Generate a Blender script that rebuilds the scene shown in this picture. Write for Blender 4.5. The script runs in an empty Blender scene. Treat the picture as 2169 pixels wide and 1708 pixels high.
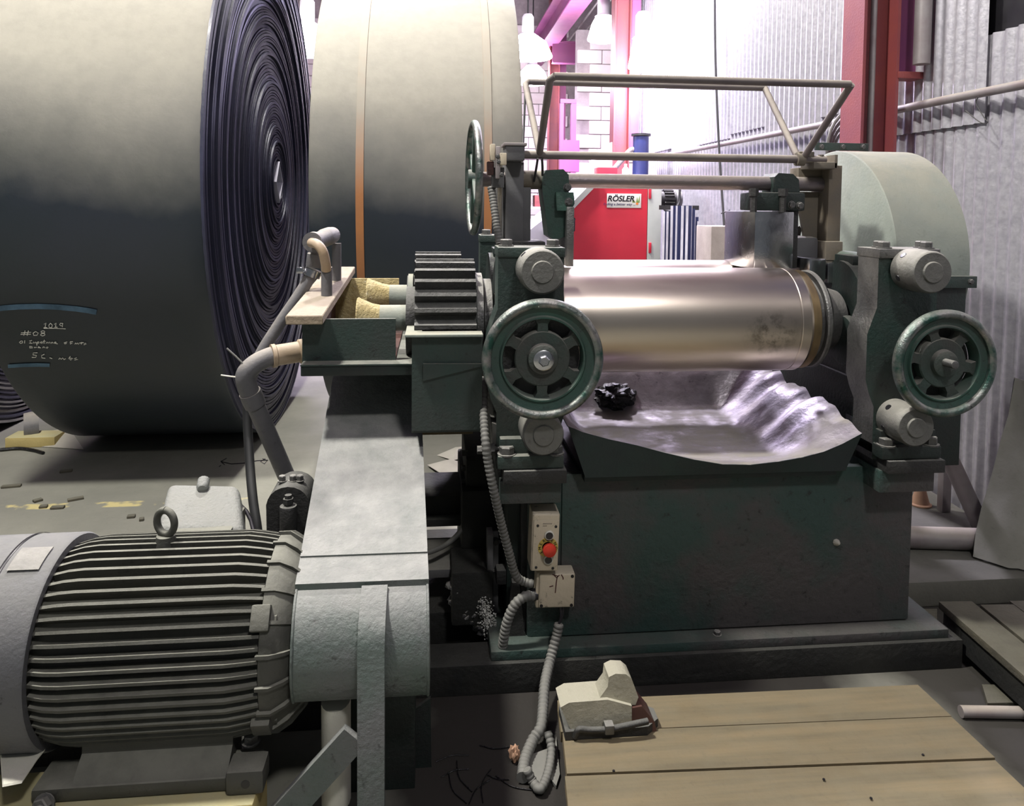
import bpy, bmesh, math, random
from mathutils import Vector, Matrix, noise
random.seed(7)
SC = bpy.context.scene
COL = SC.collection
PI = math.pi

# ------------------------------------------------------------------ camera
FPX, CX, CY = 1600.0, 1084.5, 519.0          # focal length and principal point in pixels of a 2169x1708 frame
CAM = Vector((0.0, 0.0, 1.5))
_yaw, _pit, _rol = math.radians(5.85), math.radians(-3.0), 0.010
_f = Vector((math.sin(_yaw) * math.cos(_pit), math.cos(_yaw) * math.cos(_pit), math.sin(_pit)))
_r0 = Vector((math.cos(_yaw), -math.sin(_yaw), 0.0))
_u0 = _r0.cross(_f)
_r = _r0 * math.cos(_rol) + _u0 * math.sin(_rol)
_u = _u0 * math.cos(_rol) - _r0 * math.sin(_rol)
cd = bpy.data.cameras.new('camera')
cam = bpy.data.objects.new('camera', cd)
COL.objects.link(cam)
cam.matrix_world = Matrix(((_r.x, _u.x, -_f.x, CAM.x), (_r.y, _u.y, -_f.y, CAM.y), (_r.z, _u.z, -_f.z, CAM.z), (0, 0, 0, 1)))
cd.sensor_fit = 'HORIZONTAL'
cd.sensor_width = 36.0
cd.lens = FPX / 2169.0 * 36.0
cd.shift_x = 0.0
cd.shift_y = -(854.0 - CY) / 2169.0
cd.clip_end = 200.0
SC.camera = cam

# ------------------------------------------------------------------ world, exposure
w = bpy.data.worlds.new('hall_ambient')
SC.world = w
w.use_nodes = True
w.node_tree.nodes['Background'].inputs['Color'].default_value = (0.80, 0.86, 0.95, 1)
w.node_tree.nodes['Background'].inputs['Strength'].default_value = 0.10
SC.view_settings.view_transform = 'Standard'
SC.view_settings.look = 'None'
SC.view_settings.gamma = 1.0
SC.view_settings.use_curve_mapping = False
SC.view_settings.exposure = 0.45


def ray(px, py):
    return _f * FPX + _r * (px - CX) + _u * (CY - py)


def P(px, py, Y):            # point of the upright plane y = Y seen at a measured pixel
    d = ray(px, py)
    return CAM + d * (Y / d.y)


def PX(px, py, X):           # the same on a wall plane x = X
    d = ray(px, py)
    return CAM + d * (X / d.x)


def PZ(px, py, Z):           # the same on a level plane z = Z
    d = ray(px, py)
    return CAM + d * ((Z - CAM.z) / d.z)


# ------------------------------------------------------------------ scene graph helpers
def thing(name, label, cat, loc=(0, 0, 0), group=None, rot=(0, 0, 0)):
    o = bpy.data.objects.new(name, None)
    COL.objects.link(o)
    o.location = loc
    o.rotation_euler = rot
    o.empty_display_size = 0.05
    o['label'] = label
    o['category'] = cat
    if group:
        o['group'] = group
    return o


def origin_of(p):
    v = Vector((0, 0, 0))
    while p is not None:
        v += p.location
        p = p.parent
    return v


def finish(bm, name, m, angle=38):
    bmesh.ops.remove_doubles(bm, verts=bm.verts, dist=1e-5)
    bmesh.ops.recalc_face_normals(bm, faces=bm.faces)
    ca = math.radians(angle)
    for f in bm.faces:
        f.smooth = True
    for e in bm.edges:
        if len(e.link_faces) != 2 or e.calc_face_angle(0) > ca:
            e.smooth = False
    me = bpy.data.meshes.new(name)
    bm.to_mesh(me)
    bm.free()
    for mm in (m if isinstance(m, (list, tuple)) else [m]):
        me.materials.append(MAT[mm])
    return me


def obj(name, bm, m, parent=None, label=None, cat=None, group=None, kind=None, at=None, angle=38):
    """bm holds world coordinates; the object's own origin is its parent's base (or 'at')."""
    off = origin_of(parent)
    me = finish(bm, name, m, angle)
    o = bpy.data.objects.new(name, me)
    COL.objects.link(o)
    if parent is not None:
        o.parent = parent
    loc = Vector((0, 0, 0))
    if at is not None:
        loc = Vector(at) - off
    me.transform(Matrix.Translation(-(off + loc)))
    o.location = loc
    if label:
        o['label'] = label
    if cat:
        o['category'] = cat
    if group:
        o['group'] = group
    if kind:
        o['kind'] = kind
    return o


def inst(name, me, parent, loc, rot=(0, 0, 0), scale=(1, 1, 1), label=None, cat=None, group=None, kind=None):
    """another object on shared mesh data; loc in world coordinates (parents are unrotated)"""
    o = bpy.data.objects.new(name, me)
    COL.objects.link(o)
    if parent is not None:
        o.parent = parent
    o.location = Vector(loc) - origin_of(parent)
    o.rotation_euler = rot
    o.scale = scale
    if label:
        o['label'] = label
    if cat:
        o['category'] = cat
    if group:
        o['group'] = group
    if kind:
        o['kind'] = kind
    return o


# ------------------------------------------------------------------ mesh helpers
def NB():
    return bmesh.new()


def box(bm, x0, x1, y0, y1, z0, z1, bev=0.0, seg=2, M=None):
    vs = [bm.verts.new((x, y, z)) for x in (x0, x1) for y in (y0, y1) for z in (z0, z1)]
    q = [(0, 1, 3, 2), (4, 6, 7, 5), (0, 4, 5, 1), (2, 3, 7, 6), (0, 2, 6, 4), (1, 5, 7, 3)]
    fs = [bm.faces.new([vs[i] for i in t]) for t in q]
    if bev > 0:
        es = list({e for f in fs for e in f.edges})
        r = bmesh.ops.bevel(bm, geom=es, offset=bev, segments=seg, affect='EDGES', profile=0.6)
        vs = list({v for f in r['faces'] for v in f.verts} | {v for v in vs if v.is_valid})
    if M is not None:
        for v in vs:
            v.co = M @ v.co
    return vs


def prism(bm, poly, axis, a0, a1, bev=0.0, seg=2, M=None):
    """poly in the two other axes (in cyclic written order), extruded along axis 'x','y' or 'z'"""
    def mk(u, v, a):
        return {'x': (a, u, v), 'y': (u, a, v), 'z': (u, v, a)}[axis]
    A = [bm.verts.new(mk(u, v, a0)) for u, v in poly]
    Bv = [bm.verts.new(mk(u, v, a1)) for u, v in poly]
    n = len(poly)
    fs = [bm.faces.new(A), bm.faces.new(Bv[::-1])]
    for i in range(n):
        fs.append(bm.faces.new((A[i], Bv[i], Bv[(i + 1) % n], A[(i + 1) % n])))
    vs = A + Bv
    if bev > 0:
        es = list({e for f in fs for e in f.edges if e.calc_face_angle(0) > 0.5})
        r = bmesh.ops.bevel(bm, geom=es, offset=bev, segments=seg, affect='EDGES', profile=0.6)
        vs = list({v for f in r['faces'] for v in f.verts} | {v for v in vs if v.is_valid})
    if M is not None:
        for v in vs:
            v.co = M @ v.co
    return vs


def frame(t):
    t = t.normalized()
    a = Vector((0, 0, 1)) if abs(t.z) < 0.9 else Vector((1, 0, 0))
    u = t.cross(a).normalized()
    return u, t.cross(u).normalized()


def lathe(bm, prof, c, axis, seg=32, cap=True, phase=0.0, sx=1.0):
    """prof: list of (radius, distance along axis) from point c"""
    c, t = Vector(c), Vector(axis).normalized()
    u, v = frame(t)
    rings = []
    for r, d in prof:
        if r < 1e-6:
            rings.append([bm.verts.new(c + t * d)])
        else:
            rings.append([bm.verts.new(c + t * d + u * (r * math.cos(phase + 2 * PI * k / seg)) + v * (sx * r * math.sin(phase + 2 * PI * k / seg))) for k in range(seg)])
    for a, b in zip(rings, rings[1:]):
        if len(a) == 1 and len(b) == 1:
            continue
        for k in range(seg):
            k2 = (k + 1) % seg
            if len(a) == 1:
                bm.faces.new((a[0], b[k], b[k2]))
            elif len(b) == 1:
                bm.faces.new((a[k], a[k2], b[0]))
            else:
                bm.faces.new((a[k], a[k2], b[k2], b[k]))
    if cap:
        if len(rings[0]) > 1:
            bm.faces.new(rings[0][::-1])
        if len(rings[-1]) > 1:
            bm.faces.new(rings[-1])
    return rings


def cyl(bm, p0, p1, r, r2=None, seg=24, bev=0.0):
    p0, p1 = Vector(p0), Vector(p1)
    L = (p1 - p0).length
    r2 = r if r2 is None else r2
    if bev > 0:
        pr = [(r - bev, 0), (r - bev * .3, bev * .3), (r, bev), (r2, L - bev), (r2 - bev * .3, L - bev * .3), (r2 - bev, L)]
    else:
        pr = [(r, 0), (r2, L)]
    return lathe(bm, pr, p0, p1 - p0, seg)


def hexbolt(bm, p, axis, r, h, shank=0.0):
    p, a = Vector(p), Vector(axis).normalized()
    lathe(bm, [(r * 1.25, 0), (r * 1.25, h * .18), (r * 1.0, h * .18)], p, a, 16)
    lathe(bm, [(r, h * .18), (r, h * .88), (r * .86, h)], p, a, 6, phase=.3)


def smoothpath(pts, n=8):
    pts = [Vector(p) for p in pts]
    ex = [pts[0] * 2 - pts[1]] + pts + [pts[-1] * 2 - pts[-2]]
    out = []
    for i in range(1, len(ex) - 2):
        p0, p1, p2, p3 = ex[i - 1:i + 3]
        for k in range(n):
            s = k / n
            out.append(.5 * ((2 * p1) + (p2 - p0) * s + (2 * p0 - 5 * p1 + 4 * p2 - p3) * s * s + (3 * p1 - p0 - 3 * p2 + p3) * s ** 3))
    out.append(pts[-1])
    return out


def tube(bm, pts, r, seg=12, cap=True):
    """sweep a circle; r is a number or a list per point"""
    pts = [Vector(p) for p in pts]
    n = len(pts)
    rr = r if isinstance(r, (list, tuple)) else [r] * n
    t0 = (pts[1] - pts[0]).normalized()
    u, v = frame(t0)
    rings = []
    for i in range(n):
        t = (pts[min(i + 1, n - 1)] - pts[max(i - 1, 0)]).normalized()
        u = (u - t * u.dot(t)).normalized()
        v = t.cross(u)
        rings.append([bm.verts.new(pts[i] + (u * math.cos(2 * PI * k / seg) + v * math.sin(2 * PI * k / seg)) * rr[i]) for k in range(seg)])
    for a, b in zip(rings, rings[1:]):
        for k in range(seg):
            k2 = (k + 1) % seg
            bm.faces.new((a[k], a[k2], b[k2], b[k]))
    if cap:
        bm.faces.new(rings[0][::-1])
        bm.faces.new(rings[-1])


def resample(pts, step):
    pts = [Vector(p) for p in pts]
    out = [pts[0].copy()]
    need = step
    for a, b in zip(pts, pts[1:]):
        L = (b - a).length
        d = need
        while d <= L:
            out.append(a + (b - a) * (d / L))
            d += step
        need = d - L
    return out


def conduit(bm, pts, r, pitch=0.013, seg=12, amp=0.12):
    p = resample(smoothpath(pts, 16), pitch / 4)
    rr = [r * (1.0 - amp * .5, 1 + amp * .6, 1 + amp, 1 + amp * .1)[i % 4] for i in range(len(p))]
    tube(bm, p, rr, seg)


def ribbon(bm, pts, w, mapf, h=0.0):
    """flat stroke of width w along 2-D points, mapped into the world by mapf(u, v)"""
    n = len(pts)
    L, R = [], []
    for i in range(n):
        a, b = pts[max(i - 1, 0)], pts[min(i + 1, n - 1)]
        dx, dy = b[0] - a[0], b[1] - a[1]
        l = math.hypot(dx, dy) or 1
        nx, ny = -dy / l * w / 2, dx / l * w / 2
        L.append(bm.verts.new(mapf(pts[i][0] + nx, pts[i][1] + ny)))
        R.append(bm.verts.new(mapf(pts[i][0] - nx, pts[i][1] - ny)))
    for i in range(n - 1):
        bm.faces.new((L[i], R[i], R[i + 1], L[i + 1]))


# ------------------------------------------------------------------ materials
MAT = {}


def mat(name, col, rough=0.6, metal=0.0, col2=None, scale=6.0, dust=0.0, dustcol=(0.40, 0.385, 0.32), bump=0.0, bscale=90.0,
        speck=0.0, speckcol=(0.01, 0.01, 0.01), streak=None, lo=.35, hi=.65, spec=0.5, dlo=0.25, dhi=.95, dmin=.45, shade_wob=0.0, rvar=.08, stain=None):
    m = bpy.data.materials.new(name)
    m.use_nodes = True
    nt = m.node_tree
    N, L = nt.nodes, nt.links
    b = N['Principled BSDF']
    b.inputs['Metallic'].default_value = metal
    b.inputs['Specular IOR Level'].default_value = spec
    tc = N.new('ShaderNodeTexCoord')
    vec = tc.outputs['Object']
    if streak:
        mp = N.new('ShaderNodeMapping')
        mp.inputs['Scale'].default_value = streak
        L.new(vec, mp.inputs['Vector'])
        vec = mp.outputs['Vector']

    def mix(fac, a, c):
        x = N.new('ShaderNodeMix')
        x.data_type = 'RGBA'
        for sock, val in ((x.inputs[0], fac), (x.inputs[6], a), (x.inputs[7], c)):
            if isinstance(val, (tuple, list)):
                sock.default_value = (*val[:3], 1)
            elif isinstance(val, (int, float)):
                sock.default_value = val
            else:
                L.new(val, sock)
        return x.outputs[2]

    def rng(val, a, c, d=0.0, e=1.0):
        x = N.new('ShaderNodeMapRange')
        L.new(val, x.inputs[0])
        for i, q in zip((1, 2, 3, 4), (a, c, d, e)):
            x.inputs[i].default_value = q
        return x.outputs[0]

    def nz(s, det=6.0, v=vec, ro=.6):
        x = N.new('ShaderNodeTexNoise')
        x.inputs['Scale'].default_value = s
        x.inputs['Detail'].default_value = det
        x.inputs['Roughness'].default_value = ro
        L.new(v, x.inputs['Vector'])
        return x.outputs[0]

    def mul(a, c):
        x = N.new('ShaderNodeMath')
        x.operation = 'MULTIPLY'
        L.new(a, x.inputs[0])
        if isinstance(c, (int, float)):
            x.inputs[1].default_value = c
        else:
            L.new(c, x.inputs[1])
        return x.outputs[0]
    c2 = col2 if col2 else tuple(x * .7 for x in col)
    colo = mix(rng(nz(scale), lo, hi), col, c2)
    ro = rng(nz(scale * 2.3, 4), .3, .7, max(rough - rvar, .03), min(rough + rvar, 1))
    if speck > 0:
        colo = mix(mul(rng(nz(34, 8, tc.outputs['Object'], .75), .58, .66), speck), colo, speckcol)
    if stain:
        (sc, sr, scol, sam) = stain
        vm = N.new('ShaderNodeVectorMath')
        vm.operation = 'SUBTRACT'
        L.new(tc.outputs['Object'], vm.inputs[0])
        vm.inputs[1].default_value = sc
        vm2 = N.new('ShaderNodeVectorMath')
        vm2.operation = 'DIVIDE'
        L.new(vm.outputs[0], vm2.inputs[0])
        vm2.inputs[1].default_value = sr
        vm3 = N.new('ShaderNodeVectorMath')
        vm3.operation = 'LENGTH'
        L.new(vm2.outputs[0], vm3.inputs[0])
        sf = mul(mul(rng(vm3.outputs['Value'], 1.0, .35), rng(nz(22, 7, tc.outputs['Object'], .65), .44, .60)), sam)
        colo = mix(sf, colo, scol)
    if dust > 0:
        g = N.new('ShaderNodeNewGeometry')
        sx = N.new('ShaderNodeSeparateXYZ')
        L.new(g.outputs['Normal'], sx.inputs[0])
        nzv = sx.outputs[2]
        if shade_wob > 0:
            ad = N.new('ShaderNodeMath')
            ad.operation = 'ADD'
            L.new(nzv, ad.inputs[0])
            L.new(rng(nz(1.7, 7, tc.outputs['Object'], .55), .3, .7, -shade_wob / 2, shade_wob / 2), ad.inputs[1])
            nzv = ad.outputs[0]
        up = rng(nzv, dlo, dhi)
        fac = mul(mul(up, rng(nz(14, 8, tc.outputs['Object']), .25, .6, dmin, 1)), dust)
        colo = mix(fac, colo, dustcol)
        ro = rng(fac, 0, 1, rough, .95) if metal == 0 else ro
        if metal > 0:
            mm = rng(fac, 0, .8, metal, 0)
            L.new(mm, b.inputs['Metallic'])
            ro = rng(fac, 0, .8, rough, .9)
    L.new(colo, b.inputs['Base Color'])
    L.new(ro, b.inputs['Roughness'])
    if bump > 0:
        bp = N.new('ShaderNodeBump')
        bp.inputs['Strength'].default_value = bump
        bp.inputs['Distance'].default_value = 0.01
        L.new(nz(bscale, 6, tc.outputs['Object']), bp.inputs['Height'])
        L.new(bp.outputs[0], b.inputs['Normal'])
    MAT[name] = m
    return m


def emit(name, col, s):
    m = bpy.data.materials.new(name)
    m.use_nodes = True
    b = m.node_tree.nodes['Principled BSDF']
    b.inputs['Base Color'].default_value = (*col, 1)
    b.inputs['Emission Color'].default_value = (*col, 1)
    b.inputs['Emission Strength'].default_value = s
    MAT[name] = m


mat('green_paint', (0.021, 0.044, 0.036), .5, col2=(0.032, 0.040, 0.036), dust=.8, bump=.3, speck=.8, dustcol=(.26, .26, .22))
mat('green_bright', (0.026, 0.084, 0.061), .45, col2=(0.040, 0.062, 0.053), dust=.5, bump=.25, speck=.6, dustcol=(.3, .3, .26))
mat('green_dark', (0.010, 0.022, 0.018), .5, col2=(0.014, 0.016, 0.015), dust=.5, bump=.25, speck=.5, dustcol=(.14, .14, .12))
mat('base_paint', (0.028, 0.056, 0.048), .55, col2=(0.058, 0.054, 0.053), scale=2.6, dust=.35, bump=.45, bscale=40, speck=.8, dustcol=(.10, .10, .08), lo=.42, hi=.58)
mat('dark_green_worn', (0.032, 0.056, 0.046), .6, col2=(0.048, 0.046, 0.041), dust=.9, bump=.4, speck=.5, dustcol=(.30, .29, .25), dlo=.1)
mat('black_grime', (0.008, 0.009, 0.008), .75, col2=(0.018, 0.018, 0.015), dust=.35, bump=.5, bscale=50, dustcol=(.10, .10, .085))
mat('worn_steel', (0.20, 0.20, 0.19), .42, .75, col2=(0.10, 0.10, 0.10), dust=.75, bump=.35, speck=.5, dustcol=(.34, .33, .29))
mat('rim_steel', (0.30, 0.29, 0.28), .35, .8, col2=(0.03, 0.09, 0.07), scale=18, dust=.3, bump=.3, speck=.7)
mat('nut_steel', (0.15, 0.15, 0.14), .5, .6, col2=(0.10, 0.105, 0.10), dust=.9, bump=.3, speck=.4, dustcol=(.36, .35, .30), dlo=-.2)
mat('roll_steel', (0.62, 0.55, 0.47), .34, 1.0, col2=(0.57, 0.49, 0.42), scale=2, streak=(.5, 3, 3), rvar=.025, stain=((.245, -.34, 1.09), (.11, .2, .085), (.10, .085, .06), .8))
mat('bronze', (0.36, 0.26, 0.14), .4, .85, col2=(0.20, 0.15, 0.09), streak=(4, 1, 1))
mat('bright_steel', (0.62, 0.62, 0.63), .22, 1.0, col2=(0.42, 0.43, 0.45), bump=.08, bscale=30)
mat('shaft_steel', (0.28, 0.23, 0.20), .4, .7, col2=(0.18, 0.16, 0.18), dust=.7, bump=.15, dustcol=(.34, .31, .25), streak=(.5, 2, 2))
mat('dusty_bar', (0.17, 0.15, 0.14), .55, .3, col2=(0.12, 0.10, 0.11), dust=.95, dustcol=(.42, .38, .31), bump=.1, dlo=-.1)
mat('grey_plate', (0.10, 0.10, 0.105), .55, .2, col2=(0.13, 0.13, 0.13), dust=.7, bump=.1)
mat('brown_plate', (0.17, 0.14, 0.10), .7, .1, col2=(0.12, 0.11, 0.09), dust=.8, bump=.15, dustcol=(.40, .36, .27))
mat('gear_black', (0.010, 0.011, 0.012), .6, col2=(0.02, 0.02, 0.02), dust=.95, dustcol=(.24, .24, .22), bump=.7, bscale=55, dlo=.0)
mat('gear_case', (0.24, 0.28, 0.245), .55, col2=(0.17, 0.20, 0.18), scale=3, dust=.9, dustcol=(.33, .32, .25), bump=.15, speck=.2, dlo=-.1)
mat('guard_paint', (0.085, 0.115, 0.100), .40, .1, col2=(0.12, 0.125, 0.125), scale=5, dust=.9, bump=.5, bscale=70, speck=.7, speckcol=(.03, .03, .03), dustcol=(.33, .33, .31), dlo=.35)
mat('motor_paint', (0.050, 0.051, 0.041), .55, .15, col2=(0.064, 0.064, 0.056), scale=5, dust=.85, bump=.25, dustcol=(.25, .25, .205), speck=.4, dlo=.30)
mat('cowl_paint', (0.085, 0.088, 0.095), .45, .2, col2=(0.11, 0.11, 0.115), scale=3, dust=.8, bump=.25, dustcol=(.19, .19, .175), speck=.6, dlo=.25)
mat('terminal_paint', (0.19, 0.20, 0.185), .5, .2, col2=(0.25, 0.26, 0.245), scale=12, dust=.8, bump=.5, bscale=120, speck=.5, dustcol=(.27, .27, .245))
mat('belt_rubber', (0.014, 0.022, 0.026), .42, col2=(0.020, 0.026, 0.036), scale=1.2, dust=.97, dustcol=(.33, .315, .262), bump=.1, bscale=25, dlo=-.12, dhi=.36, dmin=.86, speck=.18, shade_wob=.14)  # dusty top; fade to dark below and wavy edge imitate shade and shadow humps
mat('wood_plank', (0.33, 0.27, 0.19), .85, col2=(0.24, 0.19, 0.13), streak=(9, 1, 9), scale=3, dust=.6, bump=.4, bscale=50, dustcol=(.36, .32, .26), speck=.35)
mat('wood_board', (0.22, 0.165, 0.085), .8, col2=(0.125, 0.10, 0.055), streak=(1, 14, 14), scale=2.0, dust=.45, bump=.25, bscale=40, dustcol=(.21, .19, .13), speck=.2)
mat('wood_dark', (0.10, 0.09, 0.06), .85, col2=(0.06, 0.056, 0.04), streak=(2, 5, 5), scale=3, dust=.7, bump=.4, dustcol=(.15, .145, .11))
mat('wood_yellow', (0.52, 0.42, 0.17), .8, col2=(0.44, 0.35, 0.14), dust=.7, dustcol=(.42, .42, .27), bump=.2)
mat('pvc_grey', (0.15, 0.145, 0.15), .5, col2=(0.11, 0.11, 0.115), dust=.85, dustcol=(.36, .33, .28), bump=.2, speck=.3)
mat('pvc_beige', (0.45, 0.36, 0.27), .5, col2=(0.34, 0.24, 0.14), dust=.3, bump=.1, speck=.4, speckcol=(.22, .12, .05))
mat('hose_black', (0.014, 0.015, 0.016), .5, dust=.4, dustcol=(.14, .14, .13))
mat('conduit_grey', (0.115, 0.115, 0.105), .55, col2=(0.14, 0.14, 0.13), dust=.6, dustcol=(.27, .265, .23))
mat('lime_scale', (0.55, 0.46, 0.24), .9, col2=(0.38, 0.30, 0.13), scale=30, bump=.9, bscale=110, speck=.5, speckcol=(.7, .66, .5))
mat('rust', (0.10, 0.045, 0.035), .85, col2=(0.055, 0.028, 0.025), bump=.3)
mat('cream_plastic', (0.56, 0.49, 0.36), .5, col2=(0.48, 0.42, 0.31), dust=.3, bump=.1, speck=.7, speckcol=(.05, .05, .04))
mat('black_plastic', (0.018, 0.017, 0.020), .35)
mat('red_plastic', (0.55, 0.035, 0.015), .4, col2=(0.48, 0.03, 0.015))
mat('yellow_print', (0.60, 0.46, 0.10), .6)
mat('pan_steel', (0.50, 0.46, 0.54), .36, .75, col2=(0.26, 0.24, 0.27), scale=5, streak=(1, 2.2, 1), dust=.75, dustcol=(.31, .29, .22), bump=.4, bscale=16, speck=.4, dlo=.80, dhi=1.0, dmin=.15)
mat('pan_outer', (0.014, 0.032, 0.028), .6, col2=(0.018, 0.024, 0.026), bump=.2)
mat('rubber_scrap', (0.006, 0.006, 0.007), .3, bump=.8, bscale=60)
mat('rubber_crumb', (0.75, 0.75, 0.70), .6, col2=(0.22, 0.22, 0.20), scale=60)
mat('red_cabinet', (0.62, 0.030, 0.050), .4, col2=(0.52, 0.025, 0.045), scale=2)
mat('cabinet_grey', (0.40, 0.42, 0.37), .5, col2=(0.36, 0.38, 0.34))
mat('white_paint', (0.80, 0.78, 0.80), .5, col2=(0.74, 0.72, 0.74))
mat('blue_duct', (0.020, 0.028, 0.11), .45, col2=(0.015, 0.02, 0.08))
mat('dark_blue_sheet', (0.012, 0.018, 0.075), .5, col2=(0.03, 0.04, 0.11))
mat('stripe_white', (0.75, 0.75, 0.80), .6)
mat('column_red', (0.26, 0.060, 0.055), .5, col2=(0.20, 0.048, 0.065), scale=3, bump=.15, dust=.2)
mat('column_pink', (0.48, 0.30, 0.38), .5, col2=(0.42, 0.25, 0.33), scale=9, bump=.2, speck=.15, speckcol=(.8, .75, .8))
mat('beam_magenta', (0.30, 0.085, 0.19), .5, col2=(0.26, 0.07, 0.20), scale=2)
mat('block_paint', (0.78, 0.70, 0.70), .8, col2=(0.70, 0.60, 0.60), scale=4, bump=.3, bscale=40)
mat('mortar', (0.42, 0.36, 0.36), .9)
mat('galvanised', (0.56, 0.55, 0.58), .40, .55, col2=(0.44, 0.43, 0.47), scale=30, bump=.06, speck=.12, speckcol=(.25, .22, .2))
mat('galv_pipe', (0.34, 0.32, 0.31), .5, .4, col2=(0.26, 0.22, 0.22), dust=.8, dustcol=(.45, .40, .32))
mat('canvas', (0.30, 0.30, 0.26), .8, col2=(0.21, 0.21, 0.17), scale=3, bump=.25, bscale=12, speck=.15)
mat('paper', (0.50, 0.48, 0.41), .8, col2=(0.42, 0.40, 0.34), bump=.15, bscale=20)
mat('white_plastic', (0.66, 0.65, 0.56), .45, col2=(0.58, 0.57, 0.48), bump=.15, speck=.15)
mat('concrete', (0.15, 0.147, 0.12), .8, col2=(0.105, 0.105, 0.087), scale=2.5, bump=.3, bscale=25, speck=.15)
mat('chalk', (0.85, 0.85, 0.78), .95, col2=(0.50, 0.50, 0.47), scale=60, lo=.5, hi=.65)
mat('blue_chalk', (0.11, 0.20, 0.29), .9, col2=(0.05, 0.095, 0.14), scale=9)
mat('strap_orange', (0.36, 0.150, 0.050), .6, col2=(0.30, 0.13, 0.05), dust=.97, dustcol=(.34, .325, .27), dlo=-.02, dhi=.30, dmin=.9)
mat('core_edge', (0.50, 0.49, 0.56), .6, col2=(0.40, 0.39, 0.46))
mat('marker_black', (0.01, 0.008, 0.012), .8)
mat('blue_print', (0.02, 0.02, 0.10), .6)
mat('leaf_print', (0.20, 0.30, 0.06), .6)
mat('orange_print', (0.70, 0.20, 0.03), .6)
mat('sign_white', (0.66, 0.66, 0.58), .5, col2=(0.62, 0.62, 0.55))
mat('dark_metal', (0.045, 0.045, 0.043), .5, .4, col2=(0.03, 0.03, 0.03), dust=.8, bump=.4, dustcol=(.17, .17, .15))
mat('ceiling_sheet', (0.46, 0.34, 0.50), .7)
mat('cardboard', (0.33, 0.29, 0.25), .85, col2=(0.25, 0.22, 0.19), bump=.15)
mat('orange_cone', (0.55, 0.33, 0.21), .7)
mat('tool_grey', (0.42, 0.40, 0.31), .7, col2=(0.30, 0.29, 0.22), scale=14, dust=.8, dustcol=(.46, .44, .34), bump=.4, speck=.3)
mat('maroon', (0.07, 0.018, 0.018), .6, col2=(0.10, 0.05, 0.035))
emit('lamp_glow', (0.93, 0.88, 1.0), 40.0)

# floor: dusty concrete with an oil-dark patch around the mill and a worn yellow paint line
def floor_material():
    m = mat('floor_concrete', (0.235, 0.232, 0.190), .75, col2=(0.175, 0.175, 0.145), scale=1.6, bump=.25, bscale=18, speck=.12)
    nt = m.node_tree
    N, L = nt.nodes, nt.links
    b = N['Principled BSDF']
    src = b.inputs['Base Color'].links[0].from_socket
    g = N.new('ShaderNodeNewGeometry')
    sx = N.new('ShaderNodeSeparateXYZ')
    L.new(g.outputs['Position'], sx.inputs[0])

    def math_(op, a, c=None):
        x = N.new('ShaderNodeMath')
        x.operation = op
        for i, v in enumerate((a, c)):
            if v is None:
                continue
            if isinstance(v, (int, float)):
                x.inputs[i].default_value = v
            else:
                L.new(v, x.inputs[i])
        return x.outputs[0]

    def rng(val, a, c, d=0.0, e=1.0):
        x = N.new('ShaderNodeMapRange')
        L.new(val, x.inputs[0])
        for i, q in zip((1, 2, 3, 4), (a, c, d, e)):
            x.inputs[i].default_value = q
        return x.outputs[0]
    nz = N.new('ShaderNodeTexNoise')
    nz.inputs['Scale'].default_value = 2.2
    nz.inputs['Detail'].default_value = 8
    L.new(g.outputs['Position'], nz.inputs['Vector'])
    wob = math_('MULTIPLY', math_('SUBTRACT', nz.outputs[0], .5), .6)
    # distance outside an oil patch rectangle about the mill drive
    dx = math_('SUBTRACT', math_('ABSOLUTE', math_('SUBTRACT', sx.outputs[0], 0.62)), 0.78)
    dy = math_('SUBTRACT', math_('ABSOLUTE', math_('SUBTRACT', sx.outputs[1], 2.2)), 0.75)
    d = math_('ADD', math_('MAXIMUM', dx, dy), wob)
    dx2 = math_('SUBTRACT', math_('ABSOLUTE', math_('SUBTRACT', sx.outputs[0], 2.0)), 0.62)
    dy2 = math_('SUBTRACT', math_('ABSOLUTE', math_('SUBTRACT', sx.outputs[1], 1.9)), 0.95)
    d2 = math_('ADD', math_('MAXIMUM', dx2, dy2), wob)
    oil = math_('MAXIMUM', rng(d, .10, -.12, 0, .95), rng(d2, .10, -.12, 0, .88))
    mx = N.new('ShaderNodeMix')
    mx.data_type = 'RGBA'
    L.new(oil, mx.inputs[0])
    L.new(src, mx.inputs[6])
    mx.inputs[7].default_value = (0.013, 0.010, 0.008, 1)
    # yellow line, worn
    ln = math_('LESS_THAN', math_('ABSOLUTE', math_('SUBTRACT', math_('ADD', sx.outputs[1], math_('MULTIPLY', sx.outputs[0], -.005)), 3.86)), .035)
    n2 = N.new('ShaderNodeTexNoise')
    n2.inputs['Scale'].default_value = 9
    n2.inputs['Detail'].default_value = 9
    L.new(g.outputs['Position'], n2.inputs['Vector'])
    ym = math_('MULTIPLY', math_('MULTIPLY', ln, rng(n2.outputs[0], .50, .60)), math_('LESS_THAN', sx.outputs[0], -.9))
    my = N.new('ShaderNodeMix')
    my.data_type = 'RGBA'
    L.new(ym, my.inputs[0])
    L.new(mx.outputs[2], my.inputs[6])
    my.inputs[7].default_value = (0.50, 0.43, 0.20, 1)
    L.new(my.outputs[2], b.inputs['Base Color'])


floor_material()


def struct(name, bm, m, parent=None, **k):
    o = obj(name, bm, m, parent, **k)
    if parent is None:
        o['kind'] = 'structure'
    return o

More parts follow.
